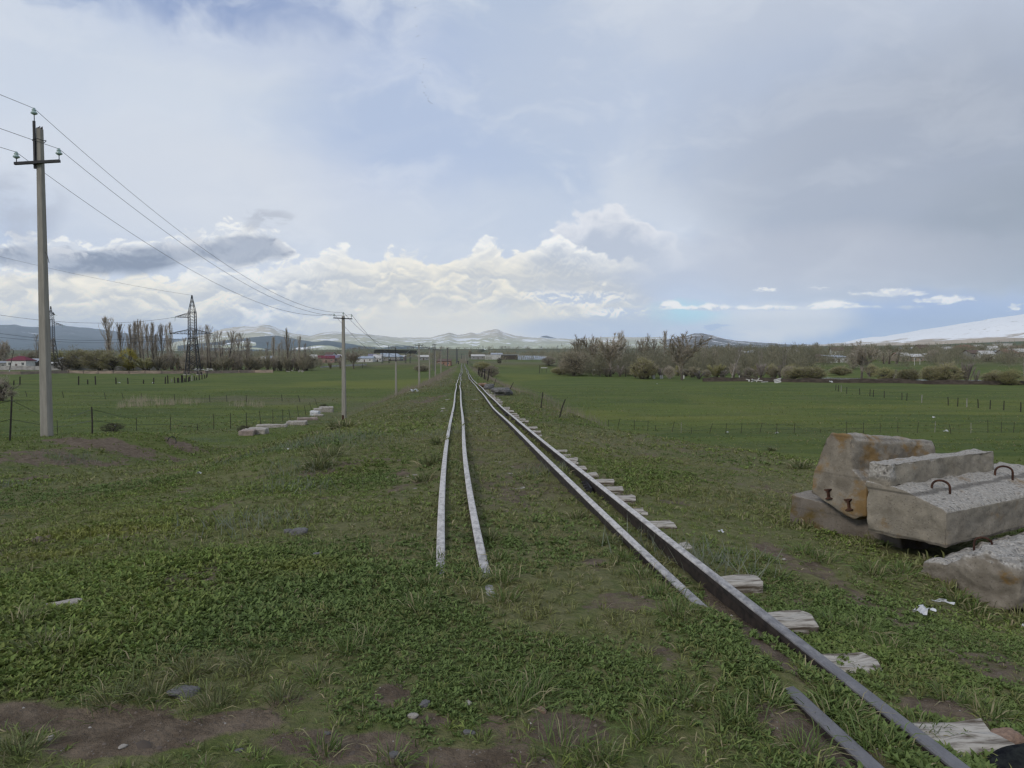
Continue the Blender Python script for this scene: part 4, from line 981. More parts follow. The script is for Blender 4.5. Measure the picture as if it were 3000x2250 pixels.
mast(1270, 345, 1007, 'left of a pair of dark lattice masts beyond the last track pole')
mast(1275, 345, 1008, 'right of a pair of dark lattice masts beyond the last track pole')
for (u, Y, vt, lab) in ((1337, 470, 1018, 'thin grey mast left of the far end of the rails'), (1340, 520, 1022, 'grey mast just behind the thin mast at the far rail end'), (1311, 430, 1019, 'dark mast in front of the small far tree by the brick shed'),
                        (1365, 560, 1037, 'pale concrete mast right of the far end of the rails'), (1372, 620, 1036, 'second pale mast right of the far end of the rails'), (1352, 700, 1036, 'tiny mast over the far track bed')):
    mast(u, Y, vt, lab, False, M['pole'] if 'pale' in lab else M['grey_steel'], .3)
for (u, lab) in ((1343, 'left dark crossing post at the far end of the rails'), (1370, 'right dark crossing post at the far end of the rails')):
    b = on(u, 372); r = empty('crossing_post', b); tag(r, lab, 'post', 'posts at the far crossing')
    mb = MB(); mb.box((0, 0, .65), (.35, .35, 1.7)); mb.build('post', M['steel'], r); mb = MB(); mb.box((0, -.2, 1.5), (.7, .12, .5)); mb.build('plate', M['steel'], r)
for (u, Y, vt, lab) in ((1415, 2300, 1012, 'tiny pylon on the far ridge right of the track'), (1470, 2350, 1019, 'tiny pylon on the ridge above the long flat roofs'), (1481, 2350, 1019, 'tiny pylon just right of the ridge pylon above the flat roofs'), (1586, 2300, 1018, 'tiny pylon on the ridge above the hangars'),
                        (1634, 2200, 1011, 'tallest tiny pylon on the ridge left of the tall bare trees'), (1139, 1900, 1012, 'tiny mast on the ridge above the truss gantry'), (1211, 1900, 1015, 'tiny mast on the ridge right of the truss gantry'), (909, 1800, 1010, 'tiny mast on the ridge left of the second power pole'),
                        (2783, 1200, 1008, 'tiny lattice mast above the village on the right'), (2243, 1500, 1020, 'tiny mast above the trees on the right ridge')):
    b = on(u, Y); r = empty('ridge_mast', b); h = max(at(u, vt, Y).z - b.z, 8); mb = MB(); k = Y / 2000
    mb.bar((-1.4 * k, 0, -1), (-.2, 0, h), .6 * k); mb.bar((1.4 * k, 0, -1), (.2, 0, h), .6 * k); mb.bar((-3 * k, 0, h * .7), (3 * k, 0, h * .7), .5 * k); mb.build('mast_body', M['grey_steel'], r); tag(r, lab, 'mast', 'tiny masts on the far ridge')

# ------------------------------------------------------------------ wire fences
M['post'] = simple('dark_fence_post', (.055, .048, .042), (.03, .027, .025), .9, 9, .15, .2)
M['post_pale'] = simple('pale_fence_post', (.34, .32, .29), (.2, .19, .17), .9, 9, .15, .2)
def fence(label, posts, h, thick, wires=2, mat='post', wire_r=.008, cat='wire fence'):
    r = empty('wire_fence', posts[0][0]); tag(r, label, cat, 'wire fences in the fields'); o0 = Vector(posts[0][0]); tops = []
    for i, (p, lean, hh, pale) in enumerate(posts):
        p = Vector(p) - o0; mb = MB(); top = p + Vector((lean, 0, hh or h)); mb.tube([p - Vector((0, 0, .25)), p.lerp(top, .5) + Vector((.01, 0, 0)), top], [thick * 1.1, thick, thick * .9], 5)
        mb.build('post', M['post_pale' if pale else mat], r); tops.append((p, top))
    mb = MB()
    for k in range(wires):
        q = .9 - .42 * k
        for i in range(len(tops) - 1):
            a = tops[i][0].lerp(tops[i][1], q); b = tops[i + 1][0].lerp(tops[i + 1][1], q)
            mb.tube([a, a.lerp(b, .5) - Vector((0, 0, .05)), b], wire_r, 3, cap=False)
    mb.build('wire', M['steel'], r); return r
rf = [(1781, 1259, .05, 0), (1808, 1255, .25, 0), (1858, 1260, 0, 0), (1897, 1262, .05, 0), (1920, 1262, .02, .45), (1967, 1266, .25, 0), (1995, 1268, .02, 0), (2025, 1271, 0, .5), (2077, 1270, .3, 0), (2125, 1271, .1, 0), (2170, 1271, .1, 0), (2224, 1270, .25, 0), (2274, 1272, .05, 0), (2325, 1272, .1, 0), (2402, 1268, .05, .3), (2480, 1272, 0, 1.0), (2529, 1270, 0, 0), (2578, 1268, 0, .8), (2630, 1267, 0, 0), (2686, 1269, .12, 0), (2738, 1267, .05, .9), (2787, 1271, -.2, .8), (2844, 1270, 0, .85), (2894, 1268, -.03, 1.05), (2933, 1267, 0, .85), (2969, 1267, .05, .85), (3040, 1268, 0, .9), (3100, 1268, 0, .9)]
fence('wire fence of thin leaning dark posts across the near edge of the right field', [(hit(u, v, 44), l, h, u in (2844, 1995, 2738)) for u, v, l, h in rf], .86, .020)
fence('thin wire fence in the left field behind the dry reeds', [(hit(u, v, 30), random.uniform(-.3, .1), 0, False) for u, v in ((-60, 1164), (20, 1164), (80, 1164), (187, 1165), (309, 1169), (362, 1169), (414, 1172), (512, 1174), (615, 1177), (665, 1177), (722, 1179), (827, 1176), (880, 1178))], .95, .04)
fence('near wire fence on the left, dark posts past the pole towards the stone blocks', [(hit(u, v, 12), l, h, False) for u, v, l, h in ((-40, 1300, 0, 1.2), (27, 1291, .1, 1.2), (168, 1268, .0, 1.0), (270, 1270, 0, .8), (400, 1262, 0, 1.0), (500, 1262, 0, 1.0), (578, 1262, 0, .5), (626, 1259, .02, 1.15), (675, 1257, .02, 1.15), (722, 1254, 0, 1.15), (764, 1248, -.1, 1.2), (799, 1243, .02, 1.2), (828, 1235, .02, 1.1), (851, 1230, -.15, 1.0), (875, 1221, -.15, 1.1), (897, 1216, -.2, 1.0), (915, 1208, -.3, 1.1), (932, 1196, -.4, 1.2))], 1.1, .023)
fence('far fence on the right field, running back from the right edge', [(hit(u, v, 60), random.uniform(-.1, .1), 0, random.random() < .2) for u, v in ((2448, 1144), (2456, 1147), (2464, 1148), (2480, 1153), (2519, 1158), (2548, 1161), (2558, 1163), (2590, 1166), (2642, 1172), (2656, 1174), (2700, 1180), (2778, 1188), (2805, 1191), (2832, 1194), (2866, 1196), (2900, 1199), (2940, 1202), (2990, 1207), (3060, 1212))], 1.1, .06)
fence('dark ragged fence of boards and mesh curving in front of the big pylon', [(hit(u, v, 60), random.uniform(-.1, .1), random.uniform(.8, 2.0), u in (503, 562)) for u, v in ((40, 1128), (58, 1128), (150, 1127), (230, 1128), (257, 1126), (280, 1127), (340, 1125), (375, 1125), (420, 1124), (450, 1124), (484, 1124), (492, 1123), (503, 1119), (512, 1122), (520, 1121), (524, 1121), (532, 1120), (536, 1120), (541, 1119), (545, 1119), (552, 1118), (556, 1117), (562, 1116), (570, 1115), (576, 1114), (584, 1113), (592, 1111), (600, 1109), (605, 1107), (607, 1104))], 1.4, .14, 3)
fence('rough dark post fence along the right foot of the far embankment', [(hit(u, v, 30), random.uniform(-.2, .35), 0, False) for u, v in ((1400, 1100), (1402, 1097), (1400, 1094), (1404, 1102), (1408, 1105), (1412, 1106), (1417, 1110), (1422, 1112), (1428, 1117))], 1.3, .07, 1)
fence('few thin leaning stakes on the right shoulder beside the boulders', [(hit(u, v, 12), l, 0, False) for u, v, l in ((1426, 1116, .0), (1446, 1128, .25), (1486, 1153, .35), (1583, 1195, .1), (1634, 1224, .25))], .62, .022, 1, wire_r=.004)
# boulders and slabs
for i, (u, v, sx, sy, sz, lab, mk) in enumerate([(1468, 1158, 1.0, .7, .62, 'big grey boulder on the right shoulder of the track', 'stone'), (1434, 1142, .7, .6, .6, 'dark boulder left of the big boulder on the right shoulder', 'stone'), (1418, 1134, 1.0, .7, .45, 'pale brownish rubble block nearest the right rail in mid distance', 'red_stone'), (1488, 1156, .55, .5, .45, 'smaller grey boulder at the right end of the boulder group', 'stone')]):
    p = hit(u, v, 12); rock(p, (sx, sy, sz), M[mk], lab, 60 + i, i, 'boulder', 'boulders on the right shoulder', .15, 'boulder')
M['pink_stone'] = simple('pinkish_stone', (.33, .27, .24), (.22, .18, .16), .9, 6, .2, .4)
def slab(u, v, size, rz, label, mat='pale_stone', seed=0, tilt=0.0):
    p = hit(u, v, 14); L, W, H = size; H *= .85; L *= .9
    o, _ = chunk('stone_block', [(0, 0), (W, 0), (W, H), (0, H * .92)][::-1], L, p + Vector((-L / 2, -W / 2, -.08)), (math.cos(rz), math.sin(rz)), M[mat], None, .05, .3, tilt, seed, .05)
    return tag(o, label, 'stone block', 'stone blocks along the left fence')
slab(727, 1274, (.85, .7, .42), .05, 'small pinkish square block, leftmost pair at the left fence', 'pink_stone', 31); slab(754, 1271, (1.2, .8, .46), .05, 'larger grey square block touching the small pinkish one', 'pale_stone', 32)
slab(797, 1253, (2.4, .7, .36), .2, 'long flat pale slab lying at the left fence', 'pale_stone', 33); slab(871, 1244, (1.7, .9, .45), .1, 'pale broken slab between the long slab and the row of stones', 'pale_stone', 34)
slab(905, 1232, (2.0, .7, .40), .4, 'brownish long stone before the white painted block', 'pink_stone', 35); slab(936, 1219, (1.0, .6, .3), .3, 'small flat stone beside the white painted block', 'pale_stone', 36)
slab(923, 1216, (1.0, .7, .62), 0, 'white block with two dark stripes among the left stones', 'white', 37); slab(935, 1209, (1.0, 1.0, .65), .3, 'grey boulder block left of the large last one', 'pale_stone', 38)
slab(958, 1208, (1.7, 1.0, .85), .2, 'largest pale block at the far end of the left stone row', 'pale_stone', 39)
# rubbish, a bent hoop, a brush pile
for i, (u, v, s, lab) in enumerate([(584, 1392, .10, 'white plastic scrap in the green hollow left of the track'), (845, 1321, .09, 'small bluish white scrap below the stone slabs'), (1208, 1151, .5, 'left of two white bags at the foot of the far embankment'), (1218, 1151, .5, 'right of two white bags at the foot of the far embankment'), (2735, 1226, .5, 'white plastic bag out in the right field'), (2771, 1268, .55, 'white plastic bag by the posts of the right field fence'), (2276, 1272, .4, 'white scrap at the base of a post in the right field'), (2131, 1270, .35, 'pale scrap by the fence in the middle of the right field'), (338, 1250, .3, 'white scrap on the dark brush pile'), (349, 1124, .9, 'white tub left of the ragged fence'), (449, 1124, .8, 'white tub at the middle of the ragged fence'), (2434, 1123, 1.4, 'white sheet before the dark wall on the right'), (2113, 1565, .07, 'small white chip right of the track in mid distance'), (3000, 1840, .04, 'small pale blue scrap at the right edge'), (1925, 1126, .5, 'white scrap in the right field before the trees')]):
    scrap('plastic_scrap', hit(u, v, 2) + Vector((0, 0, s * .12)), (s * .7, s * .45, s * .32), i, M['white'], lab, 'litter', 'scattered white litter', 40 + i)
p = hit(504, 1296, 12); mb = MB(); mb.tube([(.12 * math.cos(q), .03 * math.sin(q * 2), .17 * math.sin(q)) for q in np.linspace(-.3, PI + .2, 14)], .013, 6)
tag(mb.build('bent_hoop', M['steel'], None, True, p), 'bent dark metal hoop sticking out of the bare bank on the left', 'metal hoop')

# ------------------------------------------------------------------ birds
bm0 = MB()
bm0.tube([(-.45, 0, 0), (-.2, 0, .02), (.1, 0, .03), (.35, 0, .02), (.62, 0, 0)], [.03, .10, .11, .06, .02], 6)
for s in (-1, 1): bm0.add([(.12, s * .06, .05), (-.14, s * .06, .05), (-.10, s * .5, .20), (.05, s * .98, .10), (.16, s * .5, .22)], [(0, 1, 2, 4), (4, 2, 3)])
M['bird'] = simple('dark_plumage', (.03, .03, .035), (.02, .02, .022), .9, 4, .1, 0); bme = bm0.mesh('bird', M['bird'])
for i, (u, v) in enumerate([(1217, 23), (1224, 27), (1220, 77), (1227, 104), (1222, 107), (1237, 172), (1245, 172), (1241, 190), (1241, 197), (1237, 204), (1231, 215), (1238, 241), (1243, 252), (1246, 257), (1242, 272), (1248, 279), (1257, 284), (1254, 288), (1255, 296), (1258, 298), (1261, 302), (1266, 303)]):
    o = bpy.data.objects.new('bird', bme); C.objects.link(o); o.location = at(u, v, 430 + (i * 37) % 60); o.rotation_euler = (random.uniform(-.5, .5), random.uniform(-.2, .2), 1.9 + random.uniform(-.5, .5)); o.scale = (.8,) * 3
    tag(o, 'tiny dark bird of the long flock strung out high in the sky', 'bird', 'flock of birds high in the sky')
# ------------------------------------------------------------------ trees: tapered trunk and limbs, crowns of thousands of separate twigs
def rot_to(d, ang, az):
    d = d.normalized(); a = d.orthogonal().normalized(); a = Matrix.Rotation(az, 3, d) @ a
    return (d * math.cos(ang) + a * math.sin(ang)).normalized()
def twig_tris(P, D, L, W, r):
    n = len(P); R = r.normal(size=(n, 3)); Sd = np.cross(D, R); Sd /= np.linalg.norm(Sd, axis=1, keepdims=True) + 1e-9
    V = np.empty((n, 3, 3)); V[:, 0] = P - Sd * (W / 2)[:, None]; V[:, 1] = P + Sd * (W / 2)[:, None]; V[:, 2] = P + D * L[:, None]
    return V.reshape(-1, 3)
def unit(a): return a / (np.linalg.norm(a, axis=1, keepdims=True) + 1e-9)
class Tree:
    def __init__(s, seed): s.r = random.Random(seed); s.n = np.random.default_rng(seed); s.tr = MB(); s.br = MB(); s.tw = []; s.bud = []
    def limb(s, p, d, L, r0, r1, bend=.15, seg=5, mb=None, sides=5, up=0.0):
        pts = [Vector(p)]; d = Vector(d).normalized()
        for i in range(seg):
            d = (d + Vector((s.r.uniform(-bend, bend), s.r.uniform(-bend, bend), s.r.uniform(-bend, bend) * .5 + up))).normalized(); pts.append(pts[-1] + d * L / seg)
        (mb or s.br).tube(pts, [r0 + (r1 - r0) * i / seg for i in range(seg + 1)], sides, cap=False); return pts, d
    def twigs(s, P, D, L, W, dst='tw'):
        getattr(s, dst).append(twig_tris(np.asarray(P, float), unit(np.asarray(D, float)), np.asarray(L, float), np.asarray(W, float), s.n))
    def on_limb(s, pts, n, Lr, W, spread, up, t0=.15, dst='tw'):
        P = []; D = []
        for _ in range(n):
            q = (t0 + (1 - t0) * s.r.random()) * (len(pts) - 1); i = min(int(q), len(pts) - 2); a = pts[i].lerp(pts[i + 1], q - i); d = (pts[i + 1] - pts[i]).normalized()
            e = rot_to(d, s.r.uniform(.2, spread), s.r.uniform(0, 6.28)); e = (e + Vector((0, 0, up))).normalized(); P.append(a); D.append(e)
        m = len(P); s.twigs(P, D, s.n.uniform(Lr[0], Lr[1], m), np.full(m, W) * s.n.uniform(.7, 1.3, m), dst)
    def meshes(s, bark, twig, bud=None, limb=None):
        tm = s.tr.mesh('trunk', bark)
        V1 = np.array(s.br.v).reshape(-1, 3) if s.br.v else np.zeros((0, 3)); Q = np.array(s.br.f, int).reshape(-1, 4) if s.br.f else np.zeros((0, 4), int)
        T = np.concatenate(s.tw); n1 = len(V1); t1 = np.arange(len(T)).reshape(-1, 3) + n1; Vs = [V1, T]; Fs = [Q, t1]; mi = [np.zeros(len(Q)), np.ones(len(t1))]
        if s.bud:
            B = np.concatenate(s.bud); t2 = np.arange(len(B)).reshape(-1, 3) + n1 + len(T); Vs.append(B); Fs.append(t2); mi.append(np.full(len(t2), 2))
        cm = np_mesh('crown', np.vstack(Vs), [f for f in Fs if len(f)], [limb or bark, twig, bud or twig], False, None, np.concatenate(mi))
        return tm, cm
def poplar(seed, spread=1.0, H=24.0, multi=1, bark='bark', twig='twig_grey', buds=250):
    s = Tree(seed); r = s.r
    for k in range(multi):
        b = Vector((r.uniform(-.5, .5) * (multi > 1), r.uniform(-.5, .5) * (multi > 1), -.3)); d = Vector((r.uniform(-.06, .06) * multi, r.uniform(-.06, .06), 1))
        h = H * (1 if k == 0 else r.uniform(.75, .95)); pts, _ = s.limb(b, d, h, .30, .03, .025, 10, s.tr, 7)
        for i in range(int(58 / multi)):
            q = r.uniform(.10, .93) ** 1.15; j = min(int(q * 10), 9); a = pts[j].lerp(pts[j + 1], q * 10 - j)
            L = h * min(.14 + .22 * r.random(), 1.03 - q) * (.75 + .5 * math.sin(PI * min(q + .2, 1))); e = rot_to(Vector((0, 0, 1)), r.uniform(.10, .34) * spread, r.uniform(0, 6.28))
            bp, _ = s.limb(a, e, L, .05, .012, .05, 5, None, 3, .10)
            s.on_limb(bp, 26, (.7, 2.1), .085, .55, .75)
            if buds: s.on_limb(bp, int(buds / 58) + 1, (.18, .35), .16, 1.2, .2, .4, 'bud')
    return s.meshes(M[bark], M[twig], M['leaf_bud'], M['twig_grey'])
def cottonwood(seed, H=17.0, wide=1.0, buds=9, bark='bark'):
    s = Tree(seed); r = s.r; pts, d = s.limb((0, 0, -.3), (r.uniform(-.08, .08), 0, 1), H * .28, .34, .24, .05, 4, s.tr, 8)
    for i in range(9):
        a = pts[r.choice((2, 3, 4, 4))]; e = rot_to(Vector((0, 0, 1)), r.uniform(.08, .56) * wide, i * .7 + r.uniform(-.3, .3)); L = H * r.uniform(.5, .72)
        lp, _ = s.limb(a, e, L, .14, .03, .10, 7, None, 5, .05)
        for j in range(14):
            q = r.uniform(.25, 1.0) * 6.99; k = int(q); b = lp[k].lerp(lp[k + 1], q - k); e2 = rot_to((lp[k + 1] - lp[k]), r.uniform(.35, 1.0), r.uniform(0, 6.28))
            sp, _ = s.limb(b, e2, H * r.uniform(.10, .24), .065, .018, .13, 4, None, 3, .10)
            s.on_limb(sp, 26, (.5, 1.7), .13, 1.25, .30)
            if buds: s.on_limb(sp, buds, (.22, .42), .26, 1.4, .1, .3, 'bud')
    return s.meshes(M[bark], M['twig_grey'], M['leaf_bud'], M['twig_grey'])
def willow(seed, H=8.5, W=6.0, twig='willow', lean=.3, n=7500, trunks=2, twig2=None):
    s = Tree(seed); r = s.r
    for k in range(trunks):
        pts, d = s.limb((r.uniform(-.4, .4), r.uniform(-.3, .3), -.3), (lean * (1 if k == 0 else -.8) + r.uniform(-.1, .1), r.uniform(-.2, .2), 1), H * .34, .34, .24, .12, 4, s.tr, 7)
        for i in range(8):
            a = pts[r.choice((3, 4, 4))]; e = rot_to(Vector((0, 0, 1)), r.uniform(.15, 1.05), i * .8 + r.uniform(-.4, .4)); L = H * r.uniform(.42, .62)
            lp, _ = s.limb(a, e, L, .15, .03, .13, 6, None, 4, .03)
            for j in range(7):
                q = r.uniform(.3, 1) * 5.99; kk = int(q); b = lp[kk].lerp(lp[kk + 1], q - kk)
                sp, _ = s.limb(b, rot_to(lp[kk + 1] - lp[kk], r.uniform(.3, .8), r.uniform(0, 6.28)), H * .18, .04, .012, .15, 3, None, 3)
    g = s.n; u = unit(g.normal(size=(n, 3))); u[:, 2] = np.where(u[:, 2] < 0, u[:, 2] * .75, u[:, 2]); rad = g.uniform(.42, 1.0, n) ** .55 * (1 + .22 * (g.random(n) < .12))
    lump = 1 + .42 * (fbm(u[:, 0] * 2.2 + seed, u[:, 1] * 2.2 + u[:, 2], 3, seed) - .5) * 2
    P = np.stack([u[:, 0] * W / 2 * rad * lump, u[:, 1] * W / 2 * rad * lump, H * .46 + u[:, 2] * H * .53 * rad * lump], 1)
    keep = fbm(P[:, 0] * .55 + 9, P[:, 2] * .7 + P[:, 1] * .4, 3, seed + 5) > .40; P = P[keep]; uu = u[keep]; m = len(P)
    D = uu * .55 + g.normal(size=(m, 3)) * .5 + np.array([0, 0, .25]); cut = m * 3 // 5
    s.twigs(P[:cut], D[:cut], g.uniform(.5, 1.3, cut), g.uniform(.07, .14, cut)); s.twigs(P[cut:], D[cut:], g.uniform(.4, 1.0, m - cut), g.uniform(.05, .10, m - cut), 'bud')
    return s.meshes(M['bark'], M[twig], M[twig2 or 'twig_grey'])
def shrub(seed, H=4.5, W=4.0, twig='shrub_brown', n=1500, stems=14, bark='bark'):
    s = Tree(seed); r = s.r
    for i in range(stems):
        e = rot_to(Vector((0, 0, 1)), r.uniform(.05, .62), r.uniform(0, 6.28)); lp, _ = s.limb((r.uniform(-.3, .3) * W * .3, r.uniform(-.3, .3) * W * .3, -.15), e, H * r.uniform(.55, .85), .07, .02, .10, 5, s.tr if i < 4 else None, 4)
        s.on_limb(lp, n // stems, (.35, 1.1), .085, .85, .35, .25)
    return s.meshes(M[bark], M[twig])
def birch(seed, H=15.0, n=2):
    s = Tree(seed); r = s.r
    for k in range(n):
        pts, _ = s.limb((k * .5, 0, -.3), (r.uniform(-.12, .12) + (k - .5) * .12 * (n > 1), r.uniform(-.08, .08), 1), H * (1 - .12 * k), .16, .025, .05, 9, s.tr, 6)
        for i in range(22):
            q = r.uniform(.35, .98); j = min(int(q * 9), 8); a = pts[j].lerp(pts[j + 1], q * 9 - j); lp, _ = s.limb(a, rot_to(Vector((0, 0, 1)), r.uniform(.3, .7), r.uniform(0, 6.28)), H * .13 * (1.4 - q), .035, .01, .1, 4, None, 3, .08)
            s.on_limb(lp, 13, (.4, 1.1), .05, .8, .45)
    return s.meshes(M['bark_pale'], M['twig_pink'])
PROTO = {
 'poplar': [poplar(1), poplar(2, 1.15), poplar(3, .9)], 'poplar_wide': [poplar(4, 1.7, multi=3), poplar(5, 1.5, multi=2)], 'tall': [poplar(6, 2.1, multi=2, buds=60), poplar(7, 1.9, buds=60), poplar(8, 2.3, multi=3, buds=60)],
 'cotton': [cottonwood(11), cottonwood(12, wide=.8), cottonwood(13, wide=1.2, buds=11)], 'willow': [willow(21), willow(22, lean=.5), willow(23, trunks=3, lean=.4), willow(24, twig2='willow')], 'yellow': [willow(25, twig='willow_yellow', twig2='willow_yellow', trunks=1, lean=.25)],
 'browntree': [willow(26, twig='shrub_brown', twig2='twig_grey', n=5600), willow(27, twig='twig_grey', twig2='shrub_brown', n=5600, lean=.15)],
 'shrub': [shrub(31), shrub(32, twig='twig_grey'), shrub(33)], 'pinkshrub': [shrub(34, twig='twig_pink', H=5), shrub(35, twig='twig_pink', H=6, W=3)], 'olive': [shrub(36, twig='willow', n=2200), shrub(37, twig='willow', n=2200)],
 'darkbush': [shrub(38, twig='dark_bush', n=2600, stems=24)], 'pile': [willow(39, twig='dark_bush', twig2='dark_bush', n=3200, trunks=1)], 'birch': [birch(41), birch(42, n=1), birch(43, n=3)]}
BASEH = {}
for k, lst in PROTO.items():
    for i, (tm, cm) in enumerate(lst):
        co = np.empty(len(cm.vertices) * 3, np.float32); cm.vertices.foreach_get('co', co); co = co.reshape(-1, 3); BASEH[(k, i)] = (float(co[:, 2].max()), float(np.percentile(np.abs(co[:, 0]), 97) * 2))
cnt = {}
def tree(kind, u, vbase, vtop, label, group=None, wpx=None, name=None, Y=None, cat='tree'):
    b = on(u, Y) if Y else hit(u, vbase, 20); Yd = b.y; h = max(at(u, vtop, Yd).z - b.z, .5); i = cnt.get(kind, 0) % len(PROTO[kind]); cnt[kind] = cnt.get(kind, 0) + 1
    tm, cm = PROTO[kind][i]; H0, W0 = BASEH[(kind, i)]; sz = h / H0; sx = sz if wpx is None else wpx * Yd / F / W0
    nm = name or {'poplar': 'poplar_tree', 'poplar_wide': 'poplar_tree', 'tall': 'bare_tree', 'cotton': 'cottonwood_tree', 'willow': 'willow_tree', 'yellow': 'willow_tree', 'browntree': 'bare_tree', 'shrub': 'shrub', 'pinkshrub': 'shrub', 'olive': 'shrub', 'darkbush': 'bush', 'birch': 'birch_tree', 'pile': 'bush'}[kind]
    r = empty(nm, b, random.uniform(0, 6.28) if kind not in ('willow', 'yellow') else random.choice((0.0, .2, -.2, PI))); r.scale = (sx, sx, sz)
    for q, me in (('trunk', tm), ('crown', cm)):
        o = bpy.data.objects.new(q, me); C.objects.link(o); o.parent = r
    return tag(r, label, cat, group)
# left grove: a row of poplars
for i, (u, v, w, k) in enumerate([(326, 922, 32, 'poplar'), (360, 939, 18, 'poplar'), (381, 943, 15, 'poplar'), (391, 939, 14, 'poplar'), (400, 934, 13, 'poplar'), (411, 931, 15, 'poplar'), (423, 932, 18, 'poplar'), (437, 940, 14, 'poplar'), (451, 938, 18, 'poplar'), (463, 974, 14, 'poplar'), (477, 942, 17, 'poplar'), (491, 946, 10, 'poplar'), (504, 939, 22, 'poplar')]):
    tree(k, u, 1081, v, f'upright bare poplar, {nth(i + 1)} from left in the row left of the big pylon', 'poplar row left of the big pylon', w * 1.35, Y=368 + (i % 3) * 9)
for i, (u, v, w) in enumerate([(544, 985, 26), (578, 952, 18), (592, 948, 18), (607, 946, 18), (619, 946, 20), (633, 962, 20), (647, 965, 24), (668, 962, 24), (687, 971, 26), (706, 970, 26), (720, 984, 20), (735, 989, 18)]):
    tree('tall', u, 1081, v, f'tall slender bare tree, {nth(i + 1)} from the left in the stand right of the big pylon', 'bare stand right of the big pylon', w * 1.3, Y=352 + (i % 3) * 8)
for i, (u, v, w, k) in enumerate([(784, 998, 16, 'tall'), (800, 980, 14, 'poplar'), (814, 1000, 16, 'tall'), (829, 989, 15, 'tall'), (844, 956, 17, 'poplar'), (862, 992, 14, 'tall'), (875, 979, 15, 'poplar'), (893, 1001, 12, 'tall')]):
    tree(k, u, 1081, v, f'bare upright tree, {nth(i + 1)} from the left in the clump left of the second power pole', 'clump left of the second power pole', w, Y=330 + (i % 3) * 6)
tree('browntree', 897, 1086, 1030, 'broad fan shaped bare willow at the right end of the left grove', wpx=62, name='willow_tree')
tree('birch', 849, 1085, 1000, 'thin pale trunked tree inside the clump left of the second power pole', wpx=16); tree('birch', 869, 1085, 1020, 'second pale trunked tree, beside the fan shaped bare willow', wpx=12)
tree('birch', 645, 1083, 1000, 'pale trunked birch in the bare stand right of the big pylon', wpx=14); tree('birch', 653, 1084, 1005, 'slim pale trunk just right of the birch in the bare stand', wpx=10)
tree('tall', 726, 1081, 1010, 'dark leaning bare trunk at the right edge of the bare stand', wpx=22)
tree('willow', 230, 1084, 1007, 'greenish tree clump behind the concrete fence, right of the nearest pole', wpx=80); tree('willow', 290, 1086, 1012, 'broad olive tree before the concrete fence, left of the yellow willow', wpx=90, name='willow_tree'); tree('willow', 322, 1086, 1016, 'rounded olive tree touching the yellow willow on its left', wpx=66)
tree('yellow', 375, 1086, 1012, 'yellow weeping willow by the concrete fence in front of the poplars', wpx=52)
tree('olive', 430, 1086, 1044, 'broad dull green bush against the end of the concrete fence', wpx=62, cat='bush', name='bush')
tree('pile', 183, 1087, 1047, 'dense dark round bush with a black base before the concrete fence', wpx=52, cat='bush')
for i, (u, v, w, k) in enumerate([(12, 985, 40, 'cotton'), (-10, 1000, 60, 'browntree'), (110, 975, 24, 'tall'), (95, 1024, 30, 'browntree'), (165, 1020, 30, 'olive'), (152, 985, 22, 'tall'), (45, 1040, 50, 'browntree')]):
    tree(k, u, 1080, v, f'bare tree by the maroon roofed house, {nth(i + 1)} of the trees around the nearest pole', 'trees around the maroon roofed house', w, Y=400 + 6 * i)
for i, u in enumerate(range(462, 770, 22)):
    k = ('shrub', 'browntree', 'shrub')[i % 3]; tree(k, u + random.uniform(-6, 6), 1083, 1048 - random.uniform(0, 22), f'low brown scrub at the foot of the left grove, {nth(i + 1)} from the left', 'brown scrub under the left grove', random.uniform(32, 48), name='scrub_bush', Y=338 + (i % 4) * 9, cat='bush')
for i, u in enumerate(range(786, 905, 17)):
    tree('shrub', u, 1083, 1046 - random.uniform(0, 14), f'low brown scrub under the clump left of the second pole, {nth(i + 1)} from the left', 'brown scrub under the right clump', 30, name='scrub_bush', Y=326 + (i % 3) * 5, cat='bush')
tree('browntree', 0, 1175, 1095, 'olive bush cut by the left edge of the picture beside the nearest pole', wpx=95, name='bush', cat='bush')
tree('cotton', 1036, 1080, 1023, 'single rounded olive tree just right of the second power pole', wpx=42, name='willow_tree'); tree('shrub', 996, 1079, 1050, 'thin bare sapling just left of the second power pole', wpx=14, name='sapling')
tree('shrub', 968, 1079, 1058, 'small bare sapling farther left of the second power pole', wpx=12, name='sapling')
tree('tall', 1288, 1050, 1012, 'small bare fan shaped tree behind the seventh power pole', wpx=16, Y=520); tree('tall', 1312, 1050, 1014, 'small dense bare tree beside the fan shaped one near the track end', wpx=14, Y=530)
tree('browntree', 1377, 1040, 1022, 'pale grey rounded tree above the far end of the track', wpx=10, Y=900); tree('willow', 1412, 1078, 1053, 'olive yellow bush right of the track before the crossing', wpx=52, Y=300, name='bush', cat='bush'); tree('browntree', 1440, 1087, 1066, 'lower brownish bush joined to the olive yellow bush right of the track', wpx=46, Y=235, name='bush', cat='bush')
tree('pile', 1463, 1060, 1046, 'small dark tree before the long flat roofs', wpx=13, Y=520); tree('browntree', 1236, 1088, 1066, 'brown thicket between the distant power poles', wpx=45, name='bush', cat='bush')
